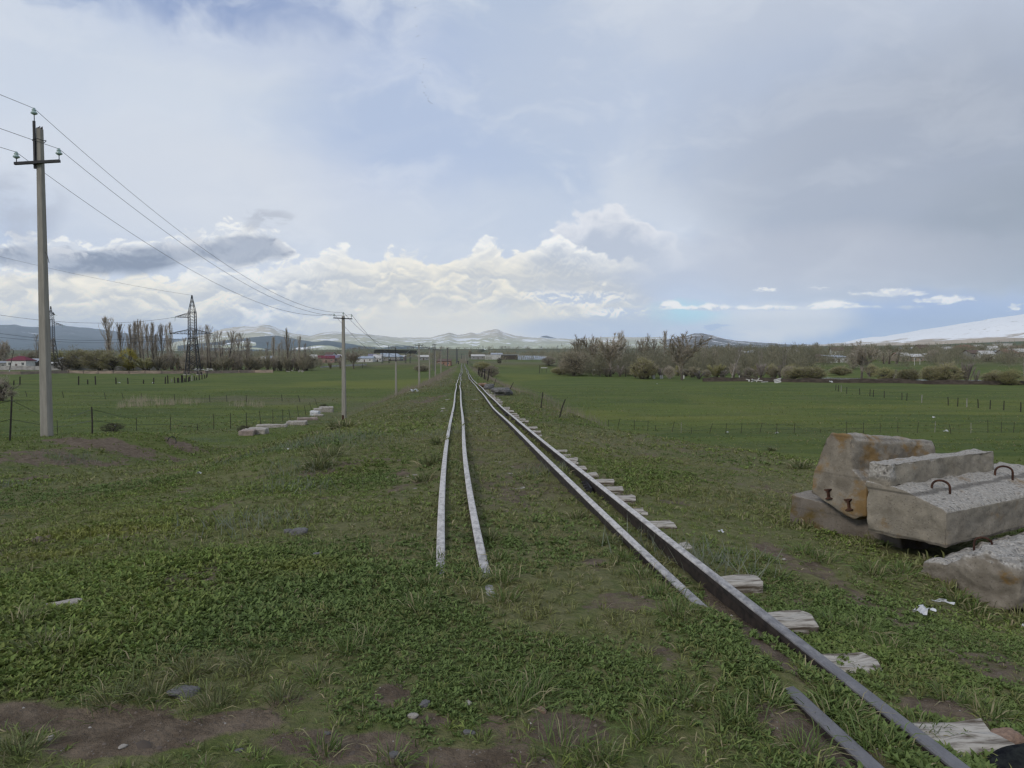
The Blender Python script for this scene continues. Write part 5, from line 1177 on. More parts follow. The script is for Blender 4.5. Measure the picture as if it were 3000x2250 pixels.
# right bank
RT = [('browntree', 1608, 1069, 1041, 44, 'small olive tree at the left end of the right tree line'), ('willow', 1640, 1098, 1070, 46, 'low greenish yellow bush below the small olive tree'), ('browntree', 1683, 1101, 1018, 84, 'large dark trunked willow at the left of the right tree line'),
      ('cotton', 1698, 1085, 976, 46, 'tall budding tree rising behind the large dark trunked willow'), ('cotton', 1736, 1085, 975, 38, 'tall budding tree just right of the one behind the large willow'), ('cotton', 1788, 1103, 968, 62, 'broad tall budding tree left of the tall narrow pair'), ('tall', 1815, 1090, 962, 18, 'very slim tall bare tree on the right shoulder of the broad budding tree'),
      ('tall', 1838, 1085, 984, 30, 'thin spreading bare tree right of the slim tall one'), ('tall', 1866, 1085, 992, 18, 'short pale bare tree between two taller thin ones'), ('cotton', 1887, 1085, 971, 24, 'narrow tall budding tree above the leaning willow'), ('willow', 1884, 1110, 1033, 70, 'olive willow with dark leaning trunk in the right tree line'),
      ('tall', 1913, 1085, 988, 28, 'pale fine branched tree left of the tall forked poplar'), ('poplar', 1943, 1075, 962, 17, 'tall forked narrow poplar left of the biggest budding tree'), ('cotton', 1998, 1114, 962, 106, 'biggest budding tree of the right tree line, wide fan crown'), ('tall', 2058, 1085, 1000, 24, 'grey bare tree behind the right side of the biggest budding tree'),
      ('browntree', 2092, 1085, 1014, 30, 'grey rounded bare tree right of the biggest budding tree'), ('poplar', 2132, 1060, 1001, 11, 'dark narrow poplar beyond the double trunked birch'), ('birch', 2143, 1112, 1012, 28, 'double pale trunked birch in the middle of the right bank'), ('poplar_wide', 2152, 1085, 1012, 20, 'grey feathery tree right behind the double trunked birch'),
      ('tall', 2173, 1060, 1021, 14, 'small grey tree on the rise right of the double trunked birch'), ('birch', 2227, 1108, 1004, 16, 'single slim birch standing alone right of the double trunked one'), ('browntree', 2262, 1075, 1024, 22, 'grey brown tree between the slim birch and the straight birch'), ('birch', 2297, 1112, 1012, 20, 'straight white trunked birch above the white sheets by the wall'),
      ('poplar_wide', 2292, 1060, 1010, 20, 'dense conical grey tree behind the straight white birch'), ('willow', 2262, 1104, 1058, 42, 'deep olive willow left of the straight white birch'), ('willow', 2322, 1098, 1059, 46, 'olive willow directly right of the straight white birch'), ('willow', 2368, 1115, 1062, 96, 'wide yellowish green willow with spreading dark trunks by the wall'),
      ('poplar', 2388, 1040, 1011, 8, 'lone dark columnar poplar on the skyline'), ('willow', 2462, 1100, 1066, 60, 'rounded olive willow across the clearing right of the wide willow'), ('cotton', 2524, 1114, 993, 54, 'tall budding tree with pale trunk near the middle of the right field wall'), ('willow', 2552, 1103, 1058, 40, 'olive willow just right of the tall pale trunked tree'),
      ('willow', 2594, 1116, 1069, 62, 'dull green willow left of the pollarded grey tree'), ('birch', 2613, 1122, 1081, 17, 'pollarded grey tree with knobbly trunk at the wall'), ('birch', 2544, 1118, 1076, 13, 'short pollarded grey stump tree left of the dull green willow'), ('poplar_wide', 2588, 1066, 1030, 22, 'left of the three grey feathery poplars before the village'), ('poplar_wide', 2606, 1066, 1022, 26, 'middle of the three grey feathery poplars before the village'),
      ('poplar_wide', 2626, 1066, 1016, 24, 'right and tallest of the three grey feathery poplars before the village'), ('browntree', 2738, 1060, 1019, 46, 'big brown domed tree in front of the village roofs'), ('willow', 2735, 1123, 1056, 66, 'left half of the big weeping willow pair by the river'), ('willow', 2778, 1124, 1049, 72, 'right and taller of the big weeping willow pair by the river'), ('pinkshrub', 2836, 1124, 1056, 30, 'bare pinkish grey tree right of the weeping willow pair'),
      ('pinkshrub', 2860, 1122, 1080, 22, 'smaller bare pinkish tree beside the taller pinkish one'), ('willow', 2916, 1127, 1076, 74, 'low wide olive willow over the river near the right edge'), ('willow', 2962, 1128, 1072, 58, 'upright olive willow near the right edge by the river'), ('tall', 2971, 1060, 1008, 22, 'bare dark tree on the village skyline near the right edge'), ('birch', 3000, 1125, 1040, 30, 'pale birch cut by the right edge of the picture'), ('browntree', 2890, 1060, 1036, 30, 'grey brown tree in the village left of the white framed building'),
      ('willow', 2660, 1120, 1070, 60, 'faint olive willow behind the river left of the weeping pair'), ('browntree', 2500, 1080, 1020, 36, 'dark bare tree left of the tall pale trunked tree on the rise'), ('browntree', 2560, 1050, 1020, 20, 'small spreading dark tree on the skyline above the olive willow')]
for kind, u, vb, vt, w, lab in RT: tree(kind, u, vb, vt, lab, 'trees of the right bank', w * (1.0 if w > 90 else 1.15 if kind in ('cotton', 'tall') else 1.0) * (.88 if kind == 'cotton' and w > 90 else 1))
us = list(np.linspace(1660, 2330, 30))
for i, u in enumerate(us):
    k = ('pinkshrub', 'shrub', 'pinkshrub', 'browntree', 'olive')[i % 5]; vb = np.interp(u, [1660, 1900, 2330], [1098, 1109, 1117]) - random.uniform(0, 9)
    tree(k, u + random.uniform(-6, 6), vb, vb - random.uniform(24, 52), f'bare undergrowth bush, {nth(i + 1)} from the left along the edge of the right field', 'undergrowth along the right field', random.uniform(24, 46), name='scrub_bush', cat='bush')
tree('pile', 330, 1268, 1236, 'dark dry brush pile on the left field behind the bare bank', wpx=56, name='brush_pile', cat='brush pile'); tree('pile', 716, 1270, 1255, 'low dark brush by the pair of square blocks at the left fence', wpx=36, name='brush_pile', cat='brush pile'); tree('pile', 949, 1203, 1182, 'dark dead scrub behind the largest pale stone of the row', wpx=28, name='brush_pile', cat='brush pile')

# far woods: one mass of grey-brown crowns behind the fields and over the village rise
def woods(name, spots, mat, seed, per=150, tw=(.9, 2.4), w=.22):
    g = np.random.default_rng(seed); out = []
    for (x, y, h, wd) in spots:
        z = tz(x, y); n = per; u_ = unit(g.normal(size=(n, 3))); u_[:, 2] = np.abs(u_[:, 2]); k = g.uniform(.3, 1, n)[:, None]
        P = np.array([x, y, z + h * .08]) + u_ * k * np.array([wd / 2, wd / 2, h * .8]); D = u_ * .6 + g.normal(size=(n, 3)) * .45 + np.array([0, 0, .5]); s = y / 500
        out.append(twig_tris(P, unit(D), g.uniform(*tw, n) * min(s, 2.2) ** .7 * (h / 8) ** .5, np.full(n, w) * s ** .9, g))
        st = np.array([[x, y, z - .3]]); out.append(twig_tris(st, np.array([[0, 0, 1.0]]), np.array([h * .7]), np.array([.5 * s]), g))
    Vv = np.concatenate(out); me = np_mesh(name, Vv, [np.arange(len(Vv)).reshape(-1, 3)], mat); o = bpy.data.objects.new(name, me); C.objects.link(o); return tag(o, kind='stuff')
sp = []; rr = random.Random(5)
for _ in range(330):
    u = rr.uniform(1980, 3060); Y = rr.uniform(300, 640); x = (u - 1500) / F * Y
    if 2380 < u < 2700 and 240 < Y < 360 and rr.random() < .7: continue
    sp.append((x, Y, rr.uniform(4.5, 10), rr.uniform(6, 12)))
woods('far_woods', sp, M['woods'], 3, 260, w=.26)
sp = []
for _ in range(260):
    u = rr.uniform(1650, 2380); Y = rr.uniform(228, 420); sp.append(((u - 1500) / F * Y, Y, rr.uniform(5, 13), rr.uniform(4, 7)))
woods('far_woods', sp, M['woods'], 4, 420, w=.26)
sp = []
for _ in range(300):
    u = rr.uniform(560, 1680); Y = rr.uniform(560, 1500)
    if 1300 < u < 1380: continue
    sp.append(((u - 1500) / F * Y, Y, rr.uniform(5, 11), rr.uniform(6, 16)))
woods('far_woods', sp, M['woods'], 7, 130)
sp = []
for _ in range(330):
    u = rr.uniform(-100, 3100); Y = rr.uniform(2150, 2500) if u < 2400 else rr.uniform(900, 1300); sp.append(((u - 1500) / F * Y, Y, rr.uniform(6, 15), rr.uniform(12, 46)))
woods('far_woods', sp, M['shrub_brown'], 9, 40)
sp = []
for _ in range(70):
    u = rr.uniform(-80, 330); Y = rr.uniform(410, 700); sp.append(((u - 1500) / F * Y, Y, rr.uniform(4, 8), rr.uniform(6, 12)))
for _ in range(60):
    u = rr.uniform(440, 940); Y = rr.uniform(385, 470); sp.append(((u - 1500) / F * Y, Y, rr.uniform(5, 10), rr.uniform(6, 11)))
woods('far_woods', sp, M['woods'], 12, 260)
# ------------------------------------------------------------------ houses, sheds, walls, river
def flat(name, c, c2=None, sc=1.2, rough=.85): return simple(name, c, c2 or tuple(x * .78 for x in c), rough, sc, .2, .08)
W_white = flat('whitewash', (.58, .57, .55)); W_grey = flat('grey_plaster', (.30, .29, .28)); W_beige = flat('tuff_wall', (.36, .29, .24)); W_pink = flat('pink_tuff', (.38, .25, .22)); W_brick = flat('old_brick', (.34, .21, .16)); W_dark = flat('dark_wall', (.085, .072, .062))
R_maroon = flat('maroon_roof', (.16, .04, .06)); R_grey = flat('grey_sheet_roof', (.34, .37, .42), (.26, .28, .32)); R_brown = flat('brown_roof', (.13, .095, .08)); R_blue = flat('blue_sheet_roof', (.33, .38, .45)); R_rust = flat('rusty_roof', (.22, .13, .10)); R_pale = flat('pale_roof', (.50, .49, .48)); R_lilac = flat('lilac_roof', (.20, .19, .26))
GLASS, tg = newmat('window_pane'); tg.surf((.02, .025, .03), .15, None, .5)
HG = 'houses of the far villages'
def house(u, Y, w, d, hw, hr, wall, roof, label, rz=0.0, kind='gable', win=3, cat='house', group=HG, name='house', ov=.4, door=True, sink=.4):
    b = on(u, Y); r = empty(name, b, rz); tag(r, label, cat, group); mb = MB(); mb.box((0, 0, hw / 2 - sink / 2), (w, d, hw + sink)); 
    if kind == 'gable': mb.add([(-w / 2, -d / 2, hw), (-w / 2, d / 2, hw), (-w / 2, 0, hw + hr * .93), (w / 2, -d / 2, hw), (w / 2, d / 2, hw), (w / 2, 0, hw + hr * .93)], [(0, 2, 1), (3, 4, 5)])
    mb.build('wall', wall, r); rb = MB(); a, c = w / 2 + ov, d / 2 + ov; t0 = .16
    if kind == 'gable':
        poly = [(-c, hw - .12), (0, hw + hr), (c, hw - .12), (c, hw - .12 + t0), (0, hw + hr + t0), (-c, hw - .12 + t0)]
        rb.prism(poly, 2 * a, Matrix(((0, 1, 0, -a), (1, 0, 0, 0), (0, 0, 1, 0), (0, 0, 0, 1))))
    elif kind == 'hip':
        k = min(d / 2, w / 2 - .5); rb.add([(-a, -c, hw), (a, -c, hw), (a, c, hw), (-a, c, hw), (-a + k, 0, hw + hr), (a - k, 0, hw + hr), (-a, -c, hw - t0), (a, -c, hw - t0), (a, c, hw - t0), (-a, c, hw - t0)],
             [(0, 1, 5, 4), (1, 2, 5), (2, 3, 4, 5), (3, 0, 4), (6, 7, 1, 0), (7, 8, 2, 1), (8, 9, 3, 2), (9, 6, 0, 3), (9, 8, 7, 6)])
    elif kind == 'shed':
        poly = [(-c, hw), (c, hw + hr), (c, hw + hr + t0), (-c, hw + t0)]; rb.prism(poly, 2 * a, Matrix(((0, 1, 0, -a), (1, 0, 0, 0), (0, 0, 1, 0), (0, 0, 0, 1))))
    else: rb.box((0, 0, hw + t0 / 2), (2 * a, 2 * c, t0))
    rb.build('roof', roof, r)
    for i in range(win):
        x = -w / 2 + w * (i + .5) / win
        if door and i == win // 2 and win > 2:
            o = MB(); o.box((x, -d / 2 - .03, 1.0), (1.0, .08, 2.0)); o.build('door', R_brown, r); continue
        o = MB(); o.box((x, -d / 2 - .02, hw * .52), (min(1.3, w / win * .55), .08, hw * .42)); f = o.build('window', W_white, r)
        o = MB()
        for s in (-1, 1): o.box((x + s * min(1.3, w / win * .55) * .24, -d / 2 - .07, hw * .52), (min(1.3, w / win * .55) * .38, .03, hw * .34))
        o.build('pane', GLASS, f)
    return r
h1 = house(63, 385, 10.6, 8, 3.9, 2.3, W_white, R_maroon, 'white house with maroon hip roof and two windows, beside the nearest pole', 0, 'hip', 3, group='houses on the left')
h1.location.z += .2; cb = MB(); cb.box((-1.4, .8, 6.6), (.4, .4, 1.3)); cb.build('chimney', W_grey, h1)
house(104, 392, 6, 7, 3.0, 1.8, W_dark, R_grey, 'dark shed with grey roof attached right of the maroon roofed house', 0, 'gable', 0, 'shed', 'houses on the left', 'shed')
house(240, 420, 20, 12, 5.0, 1.4, W_grey, R_grey, 'long grey warehouse with pale sheet roof behind the concrete fence', 0, 'shed', 0, 'warehouse', 'houses on the left', 'warehouse')
house(8, 395, 9, 6, 2.6, .8, W_grey, R_grey, 'low grey outbuilding at the left edge beside the maroon roofed house', 0, 'shed', 2, 'shed', 'houses on the left', 'shed')
house(158, 400, 5, 5, 2.2, .9, W_grey, R_pale, 'small lean-to shed just right of the nearest pole', .3, 'shed', 0, 'shed', 'houses on the left', 'shed')
def wall(label, pts, h, th, mat, cap=None, post=0, name='stone_wall', cat='wall', jag=0.0, seed=1):
    r = empty(name, pts[0]); tag(r, label, cat, 'walls at the field edges'); o0 = Vector(pts[0]); mb = MB(); rg = random.Random(seed); dense = []
    for a, b in zip(pts[:-1], pts[1:]):
        n = max(1, int((b - a).length / (6 if not jag else 2.5)))
        for i in range(n): dense.append(a.lerp(b, i / n))
    dense.append(pts[-1]); dense = [Vector((p.x, p.y, tz(p.x, p.y))) - o0 for p in dense]; pb = MB()
    hs = [h * (1 + rg.uniform(-jag, jag)) for _ in dense]
    for i in range(len(dense) - 1):
        a, b = dense[i], dense[i + 1]; mb.add([a + Vector((0, 0, -.5)), b + Vector((0, 0, -.5)), b + Vector((0, 0, hs[i + 1])), a + Vector((0, 0, hs[i])), a + Vector((0, th, -.5)), b + Vector((0, th, -.5)), b + Vector((0, th, hs[i + 1])), a + Vector((0, th, hs[i]))],
               [(0, 1, 2, 3), (5, 4, 7, 6), (3, 2, 6, 7)])
        if post: pb.box(a + Vector((0, -.02, h / 2 - .1)), (post, th + .16, h + .35))
    mb.build('wall_body', mat, r)
    if post: pb.build('pillar', cap or mat, r)
    return r
W_low = simple('weathered_stone_wall', (.33, .26, .21), (.21, .17, .145), .92, .35, .1, .3, (1, 1, 3)); W_panel = simple('concrete_panel_wall', (.40, .385, .37), (.27, .26, .25), .9, .5, .1, .15, (1, 1, 2)); W_far = simple('dark_dry_wall', (.10, .082, .070), (.055, .046, .04), .95, .8, .1, .4, (1, 1, 3))
wall('low pinkish stone wall along the far edge of the left field, behind the big pylon', [on(u, Y) for u, Y in ((-80, 262), (60, 268), (200, 282), (330, 278), (470, 276), (600, 284), (700, 296), (745, 300), (800, 296))], 1.15, .4, W_low, None, .35)
wall('pale concrete panel fence in front of the warehouse and the yellow willow', [on(u, Y) for u, Y in ((-80, 348), (100, 345), (300, 344), (456, 344))], 2.0, .15, W_panel, None, .3, 'concrete_fence', 'fence')
wall('long dark dry stone wall along the far edge of the right field', [on(u, Y) for u, Y in ((2060, 186), (2300, 178), (2500, 172), (2750, 166), (3000, 160), (3150, 158))], 1.0, .5, W_far, None, 0, jag=.18)
wall('pale rubble bank wall in the fields left of the second pole', [on(u, Y) for u, Y in ((938, 420), (1000, 450), (1075, 480))], 1.0, .4, W_panel, None, 0, jag=.1, seed=4)
# river glimpsed behind the dark wall
WAT, tw_ = newmat('river_water'); pw = tw_.pos(); tw_.surf((.10, .12, .12), .08, tw_.bump(tw_.noise(tw_.scale(pw, (.5, 1.5, 1)), 1.0, 3), .15, .1), .6)
mb = MB(); us = [2360, 2450, 2560, 2700, 2850, 3000, 3150]
for i, u in enumerate(us):
    y0 = 190 - 5 * i + 2 * math.sin(i * 2); y1 = y0 + 15 + 3 * math.sin(i * 1.3)
    for y in (y0, y1): mb.v.append(((u - 1500) / F * y, y, -4.30))
for i in range(len(us) - 1): mb.f.append((2 * i, 2 * i + 2, 2 * i + 3, 2 * i + 1)); mb.m.append(0)
tag(mb.build('water', WAT), kind='structure')
# A-frame and braced poles near the grove
def aframe(u, vb, vt, label, mat, spread, mid=False):
    b = hit(u, vb, 20); h = at(u, vt, b.y).z - b.z; r = empty('braced_pole', b); tag(r, label, 'braced pole'); Y = b.y; s = spread * Y / F
    if mid:
        mb = MB(); mb.tube([(0, 0, -.3), (0, 0, h)], [.24, .14], 6); mb.build('pole', mat, r)
        mb = MB(); mb.tube([(-s, 0, -.3), (0, 0, h * .72)], .17, 6); mb.build('strut', mat, r); mb = MB(); mb.tube([(s * .7, .6, -.2), (.05, 0, h * .72)], .10, 6); mb.build('strut', M['steel'], r)
    else:
        for q in (-1, 1): mb = MB(); mb.tube([(q * s / 2, 0, -.3), (q * .12, 0, h)], .16, 6); mb.build('leg', mat, r)
        mb = MB(); mb.bar((-s * .36, 0, h * .25), (s * .36, 0, h * .25), .14); mb.build('cross_tie', mat, r)
aframe(382, 1086, 1029, 'dark A-frame pole standing before the yellow willow', M['post'], 20); aframe(469, 1083, 1032, 'white concrete pole with a slanting strut left of the big pylon', M['pole_white'] if 'pole_white' in M else W_white, 17, True)
mb = MB(); b = hit(28, 1094, 20); r = empty('leaning_pole', b); tag(r, 'thin leaning wooden pole with whitewashed foot before the maroon roofed house', 'pole'); mb.tube([(0, 0, 1.2), (1.9, 0, 9.2)], [.13, .09], 6); mb.build('pole', M['post'], r); mb = MB(); mb.tube([(-.1, 0, -.3), (0, 0, 1.4)], [.2, .17], 6); mb.build('foot', W_white, r)
# villages
VH = [  # u, Y, width m, depth, wall h, roof h, wall, roof, kind, label
 (771, 640, 9, 8, 2.6, 2.0, W_grey, R_pale, 'hip', 'pale roofed house seen between the bare trunks left of the second pole'), (790, 660, 7, 6, 2.6, 2.2, W_white, R_blue, 'gable', 'small bright roofed house beside the pale roofed one among bare trunks'),
 (920, 620, 13, 9, 3.2, 3.0, W_grey, R_pale, 'hip', 'pale roofed house at the right end of the left grove'), (938, 600, 5, 5, 2.5, 1.4, W_white, R_grey, 'gable', 'tiny white shed left of the maroon roofed farmhouse in the middle distance'), (957, 590, 13, 8, 3.4, 2.2, W_pink, R_maroon, 'gable', 'pink farmhouse with maroon roof left of the second power pole'), (976, 600, 12, 8, 3.6, 2.4, W_pink, R_lilac, 'gable', 'lilac roofed house directly beside the pink farmhouse'),
 (968, 660, 8, 7, 5.5, 2.2, W_white, R_brown, 'gable', 'two storey pale house rising behind the lilac roof'), (994, 610, 9, 8, 4.2, 2.2, W_white, R_pale, 'hip', 'white house just left of the second power pole'), (1072, 600, 14, 9, 3.0, 1.8, W_white, R_blue, 'gable', 'low blue roofed house right of the rounded olive tree'), (1092, 620, 7, 7, 3.6, 2.6, W_grey, R_lilac, 'gable', 'small lilac house under the left end of the truss gantry'),
 (1108, 610, 7, 7, 3.4, 2.6, W_white, R_pale, 'gable', 'white gabled house under the truss gantry, left of its legs'), (1128, 640, 7, 7, 3.6, 3.0, W_white, R_blue, 'gable', 'house with steep bright roof between the truss gantry legs'), (1150, 630, 17, 9, 3.6, 3.0, W_grey, R_blue, 'hip', 'widest light blue roof behind the truss gantry'), (1172, 640, 9, 8, 3.2, 1.6, W_beige, R_pale, 'shed', 'beige shed right of the widest light blue roof'),
 (1240, 650, 9, 7, 3.0, 1.6, W_grey, R_pale, 'gable', 'grey roofed house between the fourth and fifth power poles'), (1302, 470, 9, 6, 2.8, 1.6, W_brick, R_brown, 'shed', 'small brick hut with dark broken roof near the far track end'),
 (1400, 760, 14, 9, 3.2, 1.8, W_grey, R_pale, 'gable', 'pale roofed shed right of the far track end'),
 (2450, 520, 8, 7, 3.4, 2.4, W_white, R_brown, 'gable', 'white house on the skyline left of the tall pale trunked tree'), (2398, 400, 9, 8, 2.8, 1.8, W_beige, R_brown, 'hip', 'low brown roofed house above the clearing on the right'), (2446, 396, 12, 7, 2.8, 1.2, W_white, R_grey, 'shed', 'long white house with dark openings above the clearing'), (2318, 470, 7, 7, 3, 2.2, W_white, R_pale, 'gable', 'small bright gabled house right of the conical grey tree'),
 (2168, 480, 9, 8, 3, 1.6, W_grey, R_pale, 'hip', 'grey roofed house behind the double trunked birch'), (2205, 470, 9, 8, 3, 1.8, W_grey, R_grey, 'hip', 'low grey house left of the slim lone birch'), (2512, 540, 9, 7, 3, 2, W_beige, R_rust, 'gable', 'rust roofed house behind the tall pale trunked tree'), (2642, 395, 5.5, 6, 2.8, 1.8, W_beige, R_pale, 'gable', 'beige gabled hut, right one of two at the foot of the village'),
 (2630, 400, 4.5, 6, 2.8, 1.6, W_beige, R_rust, 'gable', 'left beige hut beside the other gabled hut below the village'), (2660, 400, 7, 6, 2.6, 1, W_dark, R_brown, 'shed', 'dark shed right of the two beige huts'), (2682, 395, 6, 6, 2.4, 1.6, W_beige, R_pale, 'shed', 'pale roofed shed by the light poles below the village'), (2713, 400, 5, 6, 2.4, 1.4, W_white, R_pale, 'gable', 'small white hut just left of the weeping willow tops'),
 (2652, 560, 8, 6, 2.6, 1.6, W_white, R_grey, 'gable', 'white house at the left end of the upper village row'), (2668, 570, 8, 6, 2.8, 1.6, W_white, R_pale, 'gable', 'second white house of the upper village row'), (2699, 560, 9, 8, 3.6, 2.6, W_beige, R_brown, 'gable', 'brown gabled house of the upper village left of the domed tree'), (2758, 560, 8, 8, 4.4, .4, W_white, R_grey, 'flat', 'flat topped white house just right of the domed tree'),
 (2777, 545, 16, 8, 2.8, 1.8, W_grey, R_pale, 'gable', 'long pale roofed house in the middle of the upper village'), (2822, 540, 13, 9, 4.0, 2.2, W_pink, R_rust, 'hip', 'broad pinkish house with rusty roof in the upper village'), (2862, 550, 8, 7, 3.4, 2.4, W_white, R_pale, 'gable', 'white gabled house right of the broad pinkish house'), (2935, 600, 11, 9, 7.4, .4, W_white, R_grey, 'flat', 'tall white framed unfinished building high in the village'),
 (2905, 490, 6, 6, 3.2, 2.6, W_white, R_pale, 'gable', 'white gable front below the tall framed building'), (2930, 520, 16, 8, 3.6, .6, W_pink, R_brown, 'flat', 'long pinkish block in front of the tall framed building'), (2985, 520, 12, 8, 3.6, 1.4, W_beige, R_rust, 'shed', 'beige house at the right edge of the village'), (2855, 400, 12, 7, 3.0, 1.8, W_grey, R_brown, 'gable', 'grey house with brown roof below the white gabled house'),
 (2884, 395, 7, 6, 2.6, 1.8, W_white, R_pale, 'gable', 'small white house right of the grey brown roofed one'), (2915, 400, 9, 6, 2.6, 1.4, W_dark, R_grey, 'shed', 'dark lilac shed near the right lower village'), (2948, 395, 9, 6, 2.8, 1.6, W_grey, R_rust, 'gable', 'rusty roofed house above the low wide willow'), (2975, 405, 8, 6, 2.8, 1.8, W_beige, R_pale, 'gable', 'pale roofed house above the upright willow at right')]
for (u, Y, w, d, hw, hr, wl, rf_, k, lab) in VH:
    house(u, Y, w, d, hw, hr, wl, rf_, lab, random.uniform(-.25, .25), k, 3 if w > 6 else 2, ov=.45, sink=.9)
# long sheds and greenhouses beyond the field
def hangar(u, Y, n, w, L, h, label):
    r = empty('greenhouse', on(u, Y), .25); tag(r, label, 'greenhouse', 'arched greenhouses'); mat = flat('greenhouse_film', (.40, .45, .52), (.30, .34, .40))
    mb = MB(); poly = [(math.cos(q) * w / 2, math.sin(q) * h) for q in np.linspace(0, PI, 13)]; mb.prism(poly, L, Matrix.Rotation(-PI / 2, 4, 'Z') @ Matrix.Translation((0, 0, -.3))); mb.build('arched_cover', mat, r)
    mb = MB()
    for k in range(7):
        x = L * k / 6
        for i in range(12): mb.bar((x, -math.cos(PI * i / 12) * (w / 2 + .06), math.sin(PI * i / 12) * (h + .06) - .3), (x, -math.cos(PI * (i + 1) / 12) * (w / 2 + .06), math.sin(PI * (i + 1) / 12) * (h + .06) - .3), .22)
    mb.build('rib', M['grey_steel'], r)
for i, (u, lab) in enumerate(((1513, 'left arched greenhouse at the far edge of the right field'), (1536, 'middle arched greenhouse at the far edge of the right field'), (1560, 'right arched greenhouse at the far edge of the right field'))): hangar(u, 700 - 6 * i, 1, 11, 12, 4.2, lab)
house(1470, 720, 34, 12, 5, .6, W_white, R_pale, 'long low white industrial hall left of the arched greenhouses', .05, 'flat', 0, 'warehouse', 'halls beyond the right field', 'industrial_hall'); house(1492, 700, 16, 10, 4.4, .5, W_dark, R_grey, 'dark fronted hall under the pale roof, left of the arched greenhouses', 0, 'flat', 0, 'warehouse', 'halls beyond the right field', 'industrial_hall')
house(1590, 690, 7, 6, 3.6, .4, W_white, R_pale, 'small white box building right of the arched greenhouses', 0, 'flat', 2, 'shed', 'halls beyond the right field', 'shed'); house(1455, 760, 12, 9, 5, 1.6, W_grey, R_grey, 'grey gabled hall behind the long white industrial hall', 0, 'gable', 0, 'warehouse', 'halls beyond the right field', 'industrial_hall')
# bee-hive like white posts under the right trees, small shelters
for i, u in enumerate((1913, 1917, 1935, 1940, 1960, 1963, 2003, 2049)):
    b = hit(u, 1109, 20); mb = MB(); mb.box((0, 0, .35), (.42, .42, 1.2), None, 0, .8); tag(mb.build('white_marker', W_white, None, False, b), f'small white post under the right trees, {nth(i + 1)} from the left', 'post', 'white posts under the right trees')
def shelter(u, vb, label):
    b = hit(u, vb, 20); r = empty('shelter', b); tag(r, label, 'shelter')
    for x in (-.9, .9): mb = MB(); mb.bar((x, 0, -.3), (x, 0, 1.9), .14); mb.build('leg', M['post'], r)
    mb = MB(); mb.box((0, 0, 2.1), (2.6, 1.8, .35)); mb.build('roof', R_pale, r)
shelter(1748, 1102, 'small white roofed shelter under the right trees'); shelter(1594, 1092, 'small pale roofed shelter left of the right tree line')
for u, vb, vt, lab in ((1581, 1094, 1070, 'thin dark pole before the greenish bush left of the right trees'), (1833, 1105, 1080, 'dark short pole in the right tree line beside the olive willow'), (1862, 1107, 1080, 'dark short pole left of the leaning dark trunk'), (2166, 1117, 1100, 'pale short pole before the dark wall'), (1062, 1080, 1063, 'short dark pole with brace in the field right of the olive tree'), (2679, 1070, 1048, 'white light pole below the village'), (2695, 1068, 1052, 'white lamp pole beside the taller white light pole')):
    b = hit(u, vb, 20); mb = MB(); h = at(u, vt, b.y).z - b.z; mb.tube([(0, 0, -.3), (0, 0, h)], [.12, .09], 6); o = mb.build('small_pole', W_white if 'white' in lab or 'pale' in lab else M['post'], None, False, b); tag(o, lab, 'pole')
# timber and rubble heaps along the low wall
def heap(u, vb, n, w, label, mat, seed):
    b = hit(u, vb, 20); r = random.Random(seed); mb = MB()
    for _ in range(n):
        x = r.uniform(-w, w); mb.bar((x, r.uniform(-.6, .6), r.uniform(0, .8)), (x + r.uniform(-2, 2), r.uniform(-.6, .6), r.uniform(.1, 1.2)), r.uniform(.15, .4), r.uniform(.1, .3))
    tag(mb.build('scrap_heap', mat, None, False, b), label, 'heap', 'heaps along the low wall')
heap(598, 1086, 34, 4.5, 'heap of white timber and debris right of the big pylon', W_white, 1); heap(530, 1086, 22, 4, 'dark reddish scrap heap left of the big pylon', R_brown, 2); heap(700, 1083, 16, 4, 'long dark scrap pile on the low wall right of the white heap', M['post'], 3); heap(865, 1091, 9, 4, 'pale logs lying before the clump left of the second pole', M['pale_stone'], 4); heap(2260, 1122, 4, 2.5, 'white planks lying by the dark wall left of the wide willow', W_white, 5); heap(2205, 1121, 6, 1, 'small white heap by the dark wall', W_white, 6)
